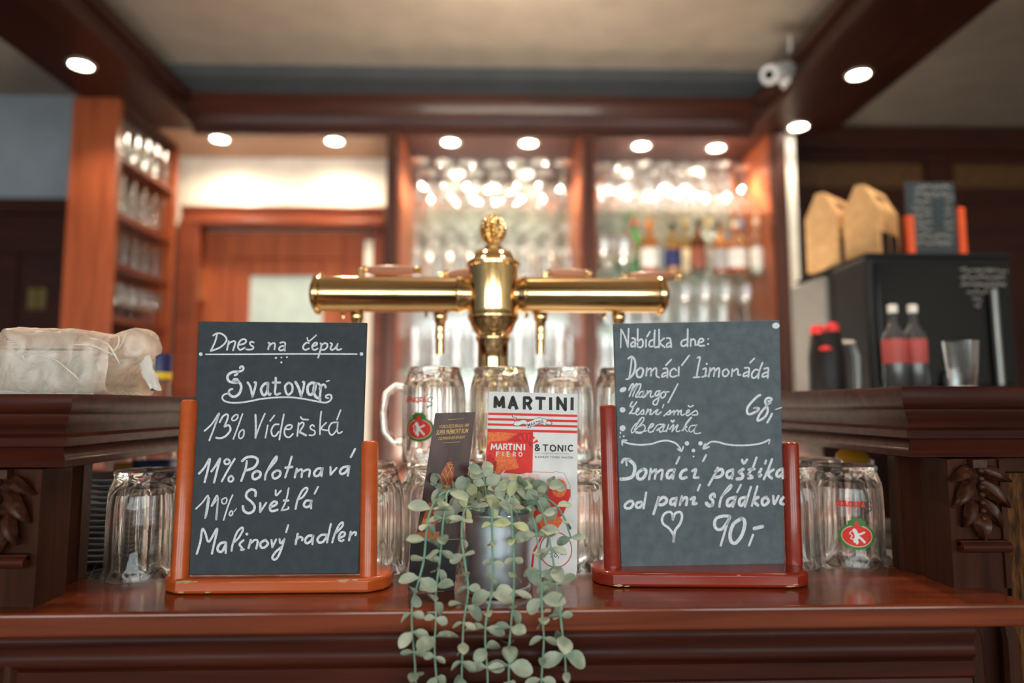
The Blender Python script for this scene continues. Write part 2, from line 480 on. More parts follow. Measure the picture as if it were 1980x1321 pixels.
names = ['spotlight above the doorway, next to the glass shelf unit', 'spotlight above the doorway, next to the dark post',
         'spotlight over the stemware niche, nearer the door', 'spotlight over the stemware niche, nearer the middle divider',
         'spotlight over the bottle niche, nearer the middle divider', 'spotlight over the bottle niche, nearer the white wall edge']
for n, (px, py) in zip(names, [(425, 268), (647, 272), (871, 274), (1022, 276), (1240, 281), (1385, 285)]):
    q = P(px, py, Z=SZ)
    spot(q.x, q.y, SZ, 'lit round recessed ' + n, SOFFIT_W if px > 700 else SOFFIT_W * .40, 'spotlights in the soffit', 128 if px > 700 else 170, 1.0 if px < 700 else .6)

# ------------------------------------------------------------------ doorway in the back wall
d = struct(MB().box((-1.43, 3.315, .02), (-1.30, 3.345, EZ + .85)).box((-.75, 3.315, .02), (-.615, 3.345, EZ + .85))
           .box((-1.30, 3.315, EZ + .715), (-.75, 3.345, EZ + .85)).box((-1.30, 3.315, .02), (-.75, 3.345, .25)).build('door_1', RZ, smooth=False))
bevel(d, .006)
bevel(MB().box((-1.30, 3.322, .25), (-1.205, 3.343, EZ + .715)).box((-.85, 3.322, .25), (-.75, 3.343, EZ + .715)).box((-1.205, 3.322, EZ + .63), (-.85, 3.343, EZ + .715)).box((-1.205, 3.322, .25), (-.85, 3.343, .35)).build('inner_frame', RZ, d, smooth=False), .008)
MB().box((-1.205, 3.33, .35), (-.85, 3.336, EZ + .63)).build('pane', FROST, d, smooth=False)
MB().box((-1.437, 3.29, EZ + .50), (-1.415, 3.318, EZ + .66)).box((-1.437, 3.29, .4), (-1.415, 3.318, .55)).build('hinge', BRASS, d)
fr = MB().box((-1.525, 3.24, 0), (-1.43, 3.355, EZ + .86)).box((-.60, 3.26, 0), (-.545, 3.355, EZ + .86)).box((-1.525, 3.26, EZ + .865), (-.545, 3.355, EZ + .962)).box((-1.525, 3.242, EZ + .86), (-.545, 3.26, EZ + .89)).box((-1.525, 3.25, EZ + .94), (-.50, 3.26, EZ + .96))
struct(bevel(fr.build('trim_7', RX, smooth=False), .005))
struct(MB().box((-.642, 3.28, 0), (-.602, 3.31, EZ + .80)).build('trim_8', WALLW, smooth=False))
SOFL = mat('pale_soffit_wood', (.30, .17, .10), .5, col2=(.40, .25, .16), scale=(2, 14, 14), noise=2)
struct(MB().box((-1.60, 3.02, SZ), (-.49, YB - .002, SZ + .005)).build('trim_10', SOFL, smooth=False))

# ------------------------------------------------------------------ back bar with two niches
bb = empty('back_bar', (.4, 3.2, 0), 'dark red wooden back bar with two lit mirrored niches behind the tap', 'back bar')
GZ = {'l': [EZ + .885, EZ + .57, EZ + .15], 'r': [EZ + .885, EZ + .60, EZ + .36, EZ + .12]}
for nm, x0, x1 in (('upright', -.493, -.441), ('upright', .386, .439), ('upright', 1.25, 1.31)):
    bevel(MB().box((x0, 2.975, .951), (x1, YB - .004, SZ)).build(nm, DZ, bb, smooth=False), .006)
MB().box((-.490, 3.0, SZ), (1.31, YB - .003, SZ + .012)).build('soffit', DX, bb, smooth=False)
MB().box((-.441, YB - .012, .951), (.386, YB - .005, SZ - .001)).build('back_panel', BACKP, bb, smooth=False)
MB().box((.439, YB - .012, .951), (1.25, YB - .005, SZ - .001)).build('back_panel', BACKP, bb, smooth=False)
for x0, x1 in ((-.441, -.433), (.378, .386), (.439, .447), (1.242, 1.25)):
    MB().box((x0, 3.0, .951), (x1, YB - .013, SZ - .001)).build('side_panel', RZ, bb, smooth=False)
bevel(MB().box((-.5, 2.82, .91), (1.31, YB - .004, .95)).build('counter_top', RX, bb, smooth=False), .008)
MB().box((-.49, 2.86, 0), (1.30, YB - .004, .91)).build('cupboard_body', RZ, bb, smooth=False)
for k in range(4): bevel(MB().box((-.47 + k * .44, 2.845, .08), (-.06 + k * .44, 2.86, .86)).build('cupboard_door', mat('bounce_white_door', (.80, .78, .72), .4, noise=1), bb, smooth=False), .005)  # door fronts made white to brighten the mugs before them
for side, x0, x1 in (('l', -.432, .377), ('r', .448, 1.241)):
    for z in GZ[side]: MB().box((x0, 3.03, z - .008), (x1, YB - .014, z)).build('glass_shelf', TGS, bb, smooth=False)

# ------------------------------------------------------------------ glass shelf unit on the left
su = empty('shelf_unit', (-1.62, 3.0, 0), 'tall red-brown shelf unit full of glasses beside the doorway', 'shelf unit')
bevel(MB().box((-1.715, 2.70, 0), (-1.53, 2.735, EZ + 1.243)).build('end_panel', RZ, su, smooth=False), .004)
MB().box((-1.715, 2.735, 0), (-1.702, 3.20, EZ + 1.243)).build('back_panel', DZ, su, smooth=False)
MB().box((-1.715, 3.20, 0), (-1.535, 3.235, EZ + 1.243)).build('end_panel', RZ, su, smooth=False)
USH = [EZ + 1.018, EZ + .776, EZ + .571, EZ + .355, EZ + .14]
for z in USH: bevel(MB().box((-1.701, 2.736, z - .022), (-1.53, 3.199, z)).build('shelf', RY, su, smooth=False), .003)
MB().box((-1.701, 2.736, EZ + 1.205), (-1.53, 3.199, EZ + 1.243)).build('top_panel', DY, su, smooth=False)

# ------------------------------------------------------------------ glassware
def outline_glass(prof, seg=20):
    m = MB(); m.lathe(prof, seg, cap0=False, cap1=False)
    return m
PROF = {
 'tumbler':  [(.001, .004), (.030, .0), (.031, .01), (.034, .06), (.036, .13), (.0345, .13), (.032, .06), (.028, .014), (.001, .012)],
 'pilsner':  [(.001, .003), (.026, .0), (.027, .01), (.025, .03), (.031, .10), (.036, .17), (.0345, .17), (.029, .10), (.022, .04), (.001, .03)],
 'shot':     [(.001, .01), (.022, .0), (.024, .02), (.029, .09), (.0275, .09), (.02, .03), (.001, .025)],
 'wine_up':  [(.001, .003), (.034, .0), (.033, .003), (.006, .012), (.0045, .085), (.010, .095), (.033, .12), (.040, .155), (.034, .21), (.033, .21), (.038, .155), (.03, .123), (.001, .102)],
 'wine_dn':  [(.034, .0), (.040, .055), (.033, .09), (.010, .115), (.0045, .125), (.006, .20), (.033, .209), (.034, .212), (.001, .215)],
 'flute_dn': [(.025, .0), (.030, .06), (.026, .11), (.008, .14), (.0045, .15), (.006, .215), (.030, .222), (.031, .225), (.001, .227)],
 'goblet':   [(.001, .003), (.036, .0), (.034, .004), (.008, .013), (.007, .05), (.030, .07), (.045, .11), (.040, .16), (.039, .16), (.043, .11), (.028, .073), (.001, .06)],
}
GM = {}
def glass(kind, name, x, y, z, label, group, s=1.0, rot=None):
    if kind not in GM:
        o = outline_glass(PROF[kind.split('/')[0]]).build(name, TGC if '/unit' in kind else TGF if '/lit' in kind else TG); GM[kind] = o.data
        o.data.name = kind
    else:
        o = bpy.data.objects.new(name, GM[kind]); COL.objects.link(o)
    o.location = (x, y, z); o.scale = (s, s, s); o.rotation_euler = (0, 0, random.random() * 6)
    tag(o, label, 'glass', group)
    return o
# left unit: five shelves, two rows of five, front row towards the room
un = ['top', 'second', 'third', 'fourth', 'lowest']
kinds = ['tumbler', 'pilsner', 'tumbler', 'goblet', 'tumbler']
for si, z in enumerate(USH):
    k = kinds[si]; s = [1.18, .98, 1.12, .95, .95][si]
    for row, x in enumerate((-1.575, -1.655)):
        for i in range(5):
            y = 2.785 + i * .088 + (row * .02)
            glass(k + '/unit', 'drinking_glass', x, y, z, '%s clear glass from the front post, %s row, %s shelf of the shelf unit' % (ORD[i + 1], 'outer' if row == 0 else 'inner', un[si]), 'glasses on the %s shelf of the shelf unit' % un[si], s)
# stemware niche
def row(kind, name, what, xs, y, z, place, group, s=1.0):
    for i, x in enumerate(xs):
        glass(kind, name, x, y, z, '%s %s from the left, %s' % (ORD[i + 1], what, place), group, s * random.uniform(.97, 1.03))
lx = [-.36 + i * .112 for i in range(7)]
row('wine_dn', 'wine_glass', 'upturned stem glass', lx, 3.10, GZ['l'][0], 'front row, top shelf, niche above the tap', 'stemware on the top glass shelf', 1.15)
row('wine_dn', 'wine_glass', 'upturned stem glass', [x + .03 for x in lx[:-1]], 3.25, GZ['l'][0], 'rear row, top shelf, niche above the tap', 'stemware on the top glass shelf', 1.15)
row('flute_dn/lit', 'champagne_flute', 'upturned flute', [-.37 + i * .1 for i in range(8)], 3.10, GZ['l'][1], 'front row, middle shelf, niche behind the tap', 'flutes on the middle glass shelf', 1.12)
row('flute_dn/lit', 'champagne_flute', 'upturned flute', [-.33 + i * .1 for i in range(7)], 3.25, GZ['l'][1], 'rear row, middle shelf, niche behind the tap', 'flutes on the middle glass shelf', 1.12)
row('pilsner/lit', 'beer_glass', 'tall beer glass', [-.37 + i * .094 for i in range(8)], 3.12, GZ['l'][2], 'low shelf of the niche below the tap arm', 'beer glasses on the low glass shelf', 1.2)
row('tumbler', 'tumbler', 'tall tumbler', [-.35 + i * .1 for i in range(8)], 3.26, GZ['l'][2], 'rear row, low shelf below the tap arm', 'beer glasses on the low glass shelf', 1.3)
# bottle niche
rx = [.50 + i * .094 for i in range(8)]
row('wine_dn', 'wine_glass', 'upturned stem glass', rx, 3.10, GZ['r'][0], 'front row, top shelf of the bottle niche', 'stemware above the bottles', 1.12)
row('wine_up', 'wine_glass', 'upright wine glass', [x + .04 for x in rx[:-1]], 3.19, GZ['r'][0], 'middle row, top shelf of the bottle niche', 'stemware above the bottles', 1.1)
row('flute_dn', 'champagne_flute', 'upturned flute', rx, 3.28, GZ['r'][0], 'rear row, top shelf of the bottle niche', 'stemware above the bottles', 1.15)
row('goblet/lit', 'brandy_glass', 'round brandy glass', [.495, .59], 3.10, GZ['r'][1], 'beside the bottles on their shelf', 'round glasses beside the bottles', 1.1)
row('goblet/lit', 'brandy_glass', 'round brandy glass', [.54, .64], 3.22, GZ['r'][1], 'rear row beside the bottles', 'round glasses beside the bottles', 1.1)
row('wine_up/lit', 'wine_glass', 'upright wine glass', rx, 3.11, GZ['r'][2], 'shelf right below the bottles', 'glasses on the shelf below the bottles', .98)
row('tumbler/lit', 'tumbler', 'clear tumbler', [x + .03 for x in rx[:-1]], 3.25, GZ['r'][2], 'rear row on the shelf below the bottles', 'glasses on the shelf below the bottles', 1.1)
row('pilsner', 'beer_glass', 'tall beer glass', rx, 3.13, GZ['r'][3], 'lowest shelf of the bottle niche', 'glasses on the lowest shelf of the bottle niche', 1.1)

# spirits
def bottle(px, py_base_shelf, y, body, label_c, cap_c, h, r, name_label, lab=(.12, .47), z=None, group='spirits in the lit niche'):
    z = z if z is not None else GZ['r'][1]
    x = (px - 960) * y / FPX
    e = empty('spirit_bottle', (x, y, z), name_label, 'bottle', group)
    bm = thin_glass('bottle_' + body[0], body[1], .10, .5, .08) if body[2] else mat('bottle_' + body[0], body[1], .12, coat=.5)
    p = [(.001, .003), (r * .93, 0), (r, .008), (r, h * .58), (r * .9, h * .65), (r * .45, h * .74), (r * .34, h * .80), (r * .33, h * .93), (.001, h * .93)]
    MB().lathe(p, 20, cap0=False, cap1=False).build('bottle_body', bm, e, world=False)
    if body[2]:
        lq = mat('liquor_' + body[0], body[3], .1, coat=.3)
        MB().lathe([(.001, .006), (r * .92, .007), (r * .94, h * .50), (.001, h * .50)], 20, cap0=False, cap1=False).build('liquor', lq, e, world=False)
    if label_c:
        MB().lathe([(r * 1.012, h * lab[0]), (r * 1.02, h * (lab[0] + .005)), (r * 1.02, h * lab[1]), (r * 1.012, h * (lab[1] + .005))], 20, cap0=False, cap1=False).build('paper_label', mat('label_%s' % label_c[0], label_c[1], .5), e, world=False)
    MB().lathe([(r * .36, h * .90), (r * .40, h * .905), (r * .40, h * .995), (r * .3, h), (.001, h)], 16, cap0=False, cap1=False).build('cap', mat('cap_%s' % cap_c[0], cap_c[1], .35), e, world=False)
    return e
AMB = ('amber', (1, .62, .25), True, (.50, .16, .02)); CLR = ('clear', (.95, .98, .96), True, (.72, .72, .66)); GRN = ('green', (.02, .16, .03), False)
BRN = ('brown', (.10, .03, .012), False); GOLDEN = ('golden', (1, .80, .45), True, (.66, .36, .06))
WHT = ('white', (.80, .76, .72)); NAV = ('navy', (.03, .035, .12)); ORG = ('orange', (.80, .22, .04)); BRR = ('russet', (.30, .09, .05)); GRY = ('grey', (.42, .40, .40)); CRM = ('cream', (.85, .72, .55))
BLK = ('black', (.02, .02, .02)); BLU = ('blue', (.04, .16, .42)); RDD = ('red', (.50, .04, .05)); GLD = ('gold', (.70, .50, .2))
bottle(1232, 0, 3.24, GRN, None, RDD, .30, .036, 'dark green bottle with red cap at the door side of the bottle row')
bottle(1262, 0, 3.10, AMB, WHT, ORG, .25, .042, 'amber bottle with large white label and orange back, beside navy label')
bottle(1308, 0, 3.10, GOLDEN, NAV, BLK, .24, .040, 'golden bottle with navy blue label among the spirits')
bottle(1332, 0, 3.24, GOLDEN, CRM, GLD, .31, .030, 'tall slim golden bottle behind the navy label bottle')
bottle(1358, 0, 3.10, BRN, BRR, BLK, .26, .036, 'brown bottle with russet label in the middle of the spirits')
bottle(1380, 0, 3.24, CLR, GRY, GLD, .30, .036, 'clear bottle with grey label in the rear of the spirits')
bottle(1402, 0, 3.10, AMB, GRY, BLK, .25, .034, 'amber bottle with grey label next to the wide white label')
bottle(1436, 0, 3.10, AMB, WHT, CRM, .25, .046, 'wide amber bottle with large cream white label')
bottle(1446, 0, 3.25, CLR, None, BLU, .29, .034, 'clear bottle with bright blue cap behind the wide amber one')
bottle(1476, 0, 3.12, CLR, WHT, CRM, .27, .030, 'slim clear bottle with white label nearest the niche side wall')

# ------------------------------------------------------------------ right side: service counter, machine and the things on it
SC = 1.15
sc = empty('service_counter', (1.6, 1.95, 0), 'dark wooden side counter under the black coffee machine', 'counter')
bevel(MB().box((.72, 1.5, SC - .04), (2.9, 2.42, SC)).build('counter_top', DX, sc, smooth=False), .006)
MB().box((.76, 1.54, 0), (2.88, 2.40, SC - .04)).build('cupboard_body', DZ, sc, smooth=False)
mz = EZ + .402
mc = empty('coffee_machine', (1.2, 1.9, SC), 'large black coffee machine on the side counter', 'coffee machine')
bevel(MB().box((1.0, 1.80, SC + .004), (1.40, 2.02, mz)).build('housing', BLACKP, mc, smooth=False), .008)
bevel(MB().box((.985, 2.02, SC + .004), (1.40, 2.24, mz - .012)).build('rear_housing', GREYP, mc, smooth=False), .008)
MB().box((1.0, 1.795, mz), (1.40, 2.24, mz + .008)).build('top_tray', BLACKP, mc, smooth=False)
fpl = Plane(Vector((1.0, 1.788, 1.2)), Vector((1.4, 1.788, 1.2)), Vector((1.0, 1.788, 1.6)))
bevel(MB().box((1.022, 1.789, SC + .13), (1.385, 1.80, mz - .015)).build('glass_front', BLACKG, mc, smooth=False), .004)
MB().box((1.0, 1.56, SC + .004), (1.39, 1.80, SC + .115)).build('drip_tray', BLACKG, mc, smooth=False)
MB().tube([P(1921, 560, Y=1.775), P(1927, 640, Y=1.775), P(1936, 745, Y=1.775)], .009, 10).build('handle', mat('grey_bar', (.22, .22, .21), .3, metal=.6), mc)
MB().lathe([(.018, 0), (.02, .03), (.012, .05)], 16, (1.20, 1.77, SC + .12)).build('spout', STEEL, mc)
wr = MB(); random.seed(3)
for k, (y, xa, xb) in enumerate(((522, 1856, 1950), (536, 1858, 1945), (550, 1858, 1944), (564, 1870, 1925), (578, 1880, 1900), (592, 1884, 1896))):
    x = xa; pts = []
    while x < xb:
        pts.append((x, y + random.uniform(-4, 4))); x += random.uniform(2, 4)
    q = smooth_path(pts, 1.5); vs, fs = ribbon2d(q, 1.6); put2d(wr, vs, fs, lambda a, b: fpl.hit(a, b))
wr.build('chalk_lettering', mat('dim_chalk', (.30, .29, .27), .9), mc, smooth=False)
# two kraft wine carriers on the machine
def carrier(px0, px1, y, label):
    z = mz + .0085
    x0 = (px0 - 960) * y / FPX; w = .098; dp = .16; h = .245; hs = .17
    e = empty('bottle_carrier', (x0 + w / 2, y, z), label, 'bottle carrier', 'kraft bottle carriers on the coffee machine')
    m = MB()
    pr = [(-w / 2, 0), (w / 2, 0), (w / 2, hs), (.012, h), (-.012, h), (-w / 2, hs)]
    m.loft([[(x, -dp / 2, q) for x, q in pr], [(x, dp / 2, q) for x, q in pr]])
    o = m.build('carton', CARD, e, world=False, smooth=False)
    MB().box((w / 2 - .002, -dp * .38, .02), (w / 2 + .0015, -dp * .02, .10)).box((w / 2 - .002, dp * .06, .02), (w / 2 + .0015, dp * .40, .10)).build('window_cutout', BLACKP, e, world=False, smooth=False)
    MB().loft([[(w / 2 - (q - hs) / (h - hs) * (w / 2 - .012) + dx, yy, q) for yy, q in ((-.03, hs + .035), (.03, hs + .035), (.03, hs + .052), (-.03, hs + .052))] for dx in (-.002, .0015)]).build('handle_hole', BLACKP, e, world=False, smooth=False)
    for yy in (-.034, .034): MB().lathe([(.028, .006), (.028, .09), (.012, .115), (.012, .15), (.001, .15)], 14, (w * .18, yy, 0)).build('bottle_inside', BRN and mat('bottle_brown', (.10, .03, .012), .12, coat=.5), e, world=False)
    e.rotation_euler = (0, 0, math.radians(-50))
    return e
carrier(1598, 1655, 2.10, 'house-shaped kraft cardboard bottle carrier nearer the white wall edge')
carrier(1676, 1750, 2.02, 'house-shaped kraft cardboard bottle carrier next to the small chalkboard')
# small chalkboard on the machine
e = empty('small_chalkboard', (1.16, 1.9, mz + .008), 'small black menu board with orange posts on the coffee machine', 'chalkboard')
yb = 1.9
a, b = P(1757, 490, Y=yb), P(1853, 490, Y=yb)
c = P(1757, 352, Y=yb)
zb = mz + .0085
bp = MB().box((a.x, yb, zb + .005), (b.x, yb + .005, c.z)).build('board_panel', SLATE, e, smooth=False)
pl = Plane(Vector((a.x, yb - .0006, zb)), Vector((b.x, yb - .0006, zb)), Vector((a.x, yb - .0006, c.z)))
wr = MB(); random.seed(5)
for k in range(9):
    y = 362 + k * 13.5
    for xa, xb in (((1764, 1806), (1826, 1848)) if 1 < k < 7 else ((1766, 1846),)):
        x = xa + random.uniform(0, 4); pts = []
        while x < xb - random.uniform(0, 6): pts.append((x, y + random.uniform(-4, 4))); x += random.uniform(2, 4)
        if len(pts) > 2:
            vs, fs = ribbon2d(smooth_path(pts, 1.5), 1.8); put2d(wr, vs, fs, lambda q, w: pl.hit(q, w))
wr.build('chalk_lettering', mat('dim_chalk', (.30, .29, .27), .9), bp, smooth=False)
ORP = mat('orange_post', (.70, .09, .02), .4)
for px, yt in ((1757, 418), (1855, 402)):
    q = P(px, yt, Y=yb)
    MB().box((q.x - .010, yb - .008, zb + .004), (q.x + .010, yb + .012, q.z)).build('post', ORP, e, smooth=False)
MB().box((a.x - .012, yb - .03, zb), (b.x + .012, yb + .035, zb + .006)).build('base', ORP, e, smooth=False)

# jug, bottles and small things at the side counter
e = empty('thermos_jug', (.842, 1.72, SC), 'tall black jug with red lid buttons on the side counter', 'jug')
MB().lathe([(.001, 0), (.042, 0), (.046, .01), (.044, .20), (.036, .255), (.034, .262), (.001, .264)], 24, cap0=False, cap1=False).build('jug_body', BLACKP, e, world=False)
MB().tube([(.036, -.01, .235), (.062, -.012, .235), (.072, -.012, .20), (.070, -.012, .10), (.045, -.01, .06)], .008, 8).build('handle', mat('grey_bar', (.22, .22, .21), .3, metal=.6), e, world=False)
RL = mat('red_button', (.70, .03, .03), .3)
for x, z in ((-.026, .262), (.012, .268)): MB().lathe([(.016, -.004), (.017, .008), (.012, .018), (.001, .02)], 14, (x, -.01, z), cap1=False).build('lid_button', RL, e, world=False)
MB().lathe([(.001, -.002), (.014, 0), (.014, .006), (.001, .01)], 14, (-.024, -.046, .215), 'z', False, False).build('lid_button', RL, e, world=False)
for k, px in enumerate((1742, 1782)):
    bottle(px, 0, 1.62, ('smoke', (.05, .05, .055), False), ('claret', (.40, .07, .06)), WHT, .205, .027, 'red labelled bottle with pale cap before the coffee machine, ' + ('nearer the jug' if k == 0 else 'nearer the tea glass'), lab=(.30, .58), z=SC + .1155, group='bottles before the coffee machine')

# ================================================================== THE BAR IN FRONT
Z0 = 1.0
yfl, yfr = .785, .797                       # front edge of the serving shelf, left and right
xl, xr = -.559, .552
bar = empty('bar_counter', (0, .85, 0), 'dark red wooden bar with low serving shelf and two raised ledges', 'bar counter')
tl, tr = P(166, 1118, Z=Z0), P(1727, 1097, Z=Z0)       # rear corners of the serving shelf
yl, yr = tl.y, tr.y
def ymix(x, a, b): return a + (b - a) * (x - xl) / (xr - xl)
# serving shelf
m = MB()
m.prism([(-.62, yfl - .001), (.62, yfr + .001), (.62, yr), (tr.x, yr), (tl.x, yl), (-.62, yl)], Z0 - .026, Z0)
bevel(m.build('serving_shelf', WT, bar, smooth=False), .004, 3)
# moulding under the nosing: stacked ogee, band and cove
def mould(dz): return Z0 + dz
prof = [(0, mould(-.0262)), (.010, mould(-.0265)), (.012, mould(-.030)), (.0125, mould(-.036)), (.008, mould(-.044)), (.0095, mould(-.050)), (.011, mould(-.056)), (.009, mould(-.061)),
        (.003, mould(-.064)), (.006, mould(-.066)), (.0065, mould(-.082)), (.004, mould(-.084)), (.001, mould(-.087)), (.003, mould(-.094)), (.0055, mould(-.101)), (.004, mould(-.104)), (0, mould(-.105))]
p0, p1 = Vector((xl, yfl + .018)), Vector((xr, yfr + .018))
MB().sweep([(p0.x, p0.y), (p1.x, p1.y)], [(o + .002, z) for o, z in prof]).build('moulding', WX, bar, angle=45)
m = MB().box((xl - .02, .815, 0), (xr + .02, .835, Z0 - .1052))
m.box((xl - .02, .812, .10), (xl + .10, .815, Z0 - .105)).box((xr - .10, .812, .10), (xr + .02, .815, Z0 - .105)).box((xl - .02, .803, 0), (xr + .02, .815, .10))
m.build('front_panel', WX, bar, smooth=False)
# outer bays of the bar front
MB().box((-1.5, .835, 0), (-.62, .86, 1.14)).build('front_panel', OAK, bar, smooth=False)
MB().box((.66, .885, 0), (1.7, .91, 1.14)).build('front_panel', OAK, bar, smooth=False)
# posts carrying the ledges
def post(sg, xf, xb, y0, y1, zt, xo):
    a = [(xf, y0, Z0 + .0003), (xb, y1, Z0 + .0003), (xo, y1, Z0 + .0003), (xo, y0, Z0 + .0003)]
    m = MB().hexa(a, [(x, y, zt) for x, y, z in a])
    # a thin applied strip along the rear edge
    m.box((min(xb, xb + sg * .03), y1 - .018, Z0 + .0003), (max(xb, xb + sg * .03), y1 + .001, zt))
    return m.build('post', WZ, bar, smooth=False)
lz0, lz1 = EZ - .074, EZ + .0127            # left ledge
rz0, rz1 = EZ - .069, EZ + .0235            # right ledge
fl, frr = P(68, 1150, Z=Z0), P(1822, 1122, Z=Z0)
post(-1, fl.x, tl.x, fl.y, yl, lz0, -.74)
post(1, frr.x, tr.x, frr.y, yr, rz0, .78)
# pilasters in front of the posts with a carved capital and a small shelf bracket
def capital(xc, y, zt, w, h):
    """carved drooping acanthus: bead string and paired curled leaves on a block"""
    m = MB()
    def lf(x, z, ang, L, Wd, up):
        n = 7; rings = []
        for i in range(n):
            t = i / (n - 1); ww = Wd * math.sin(PI * min(1, .12 + .88 * t) ** .8) * .5 + .0008
            cx = x + math.cos(ang) * L * t; cz_ = z + math.sin(ang) * L * t - .006 * t * t
            yy = y - .002 - up * math.sin(PI * t * .9) - .004 * t
            px_, pz = -math.sin(ang) * ww, math.cos(ang) * ww
            rings.append([(cx + px_, yy + .004, cz_ + pz), (cx + px_ * .5, yy - .004, cz_ + pz * .5), (cx, yy - .0015, cz_), (cx - px_ * .5, yy - .004, cz_ - pz * .5), (cx - px_, yy + .004, cz_ - pz), (cx, yy + .007, cz_)])
        m.loft(rings)
    for k, (dz, L, Wd, a) in enumerate(((.012, .036, .016, -16), (.028, .040, .020, -40), (.050, .034, .018, -56))):
        for sg in (-1, 1):
            an = math.radians(a) if sg > 0 else PI - math.radians(a)
            lf(xc + sg * .005, zt - dz, an, L, Wd, .009)
    lf(xc, zt - .064, -PI / 2, .030, .026, .010)
    for k in range(7): m.lathe([(.0005, -.0042), (.0036, -.002), (.0042, 0), (.0036, .002), (.0005, .0042)], 8, (xc, y - .012, zt - .014 - k * .0098), cap0=False, cap1=False)
    m.box((xc - .009, y - .012, zt - .010), (xc + .009, y, zt))
    return m
def pilaster(xc, y, w, zt, lbl):
    p = MB().box((xc - w / 2, y, 0), (xc + w / 2, y + .06, zt)).box((xc - w / 2 - .004, y - .004, Z0 + .0), (xc - w / 2 + .003, y + .05, zt)).box((xc + w / 2 - .003, y - .004, Z0), (xc + w / 2 + .004, y + .05, zt))
    o = p.build('pilaster', WZ, bar, smooth=False)
    capital(xc, y, zt, w, .09).build('carved_capital', mat('carved_wood', (.034, .010, .005), .4, col2=(.075, .022, .010), noise=20, coat=.08, spec=.3), o, angle=60)
    br = MB(); br.tube([(xc - w / 2 + .002, y - .012, Z0 + .052), (xc + w / 2 - .002, y - .012, Z0 + .052)], .0065, 12)
    br.box((xc - w / 2 + .002, y - .012, Z0 + .054), (xc + w / 2 - .002, y, Z0 + .060))
    br.build('bracket', WX, o)
    fl_ = MB()
    for sg in (-1, 1):   # rounded corner ribs running down the lower pilaster
        fl_.tube([(xc + sg * (w / 2 - .012), y - .004, Z0 - .02), (xc + sg * (w / 2 - .010), y - .012, Z0 - .06), (xc + sg * (w / 2 - .012), y - .015, Z0 - .25), (xc + sg * (w / 2 - .012), y - .004, .2)], [.006, .010, .011, .008], 10)
    fl_.build('rib', WZ, o)
pilaster(P(8, 980, Y=.812).x, .812, .078, lz0, 'l')
pilaster(P(1887, 970, Y=.868).x, .868, .066, rz0, 'r')
# raised ledges with moulded edge
def ledge(path, z0, z1, outer):
    prof = [(-.03, z0), (.0, z0), (.010, z0 + .002), (.012, z0 + .010), (.008, z0 + .014), (.004, z0 + .024), (.012, z0 + .026), (.013, z0 + .036), (.006, z0 + .040),
            (.008, z0 + .050), (.014, z0 + .058), (.014, z0 + .063), (.018, z0 + .066), (.022, z0 + .071), (.022, z1 - .004), (.020, z1), (-.03, z1)]
    m = MB().sweep(path, prof)
    lo = m.build('ledge', [WX], bar, angle=40)
    return lo
oy = .022
lx_, ly = -.488 - oy, .80 + oy
ledge([(-1.5, ly), (lx_, ly), (lx_, 1.36)], lz0, lz1, 1)
MB().box((-1.5, ly + .028, lz0 + .02), (lx_ - .028, 1.36, lz1 - .0005)).build('ledge_top', WX, bar, smooth=False)
rx_, ry = .519 + oy, .865 + oy
ledge([(rx_, 1.42), (rx_, ry), (1.7, ry)], rz0, rz1, 1)
MB().box((rx_ + .028, ry + .028, rz0 + .02), (1.7, 1.42, rz1 - .0005)).build('ledge_top', WX, bar, smooth=False)
# steel work top behind the serving shelf, and its wire mat
m = MB().prism([(-.9, yl + .001), (tl.x, yl + .001), (tr.x, yr + .001), (1.0, yr + .001), (1.0, 1.46), (-.9, 1.46)], Z0 - .06, Z0 - .012)
m.build('work_top', mat('worn_steel', (.40, .38, .35), .3, metal=.9), bar, smooth=False)
MB().box((-.9, 1.30, 0), (1.0, 1.45, Z0 - .061)).build('rear_panel', DZ, bar, smooth=False)
m = MB(); random.seed(4)
for k in range(90):
    x = -.60 + k * .0135
    for sg in (-1, 1):
        y0 = yl + .006 + (yr - yl) * (x + .6) / 1.2
        m.tube([(x, y0, Z0 - .0085), (x + sg * .045, y0 + .10, Z0 - .0065), (x + sg * .02, y0 + .22, Z0 - .0085)], .0013, 5)
mt = m.build('wire_mat', mat('mat_wire', (.42, .38, .33), .25, metal=1))
tag(mt, 'woven wire draining mat under the upturned beer mugs', 'mat')
mt.location = (0, 0, 0)

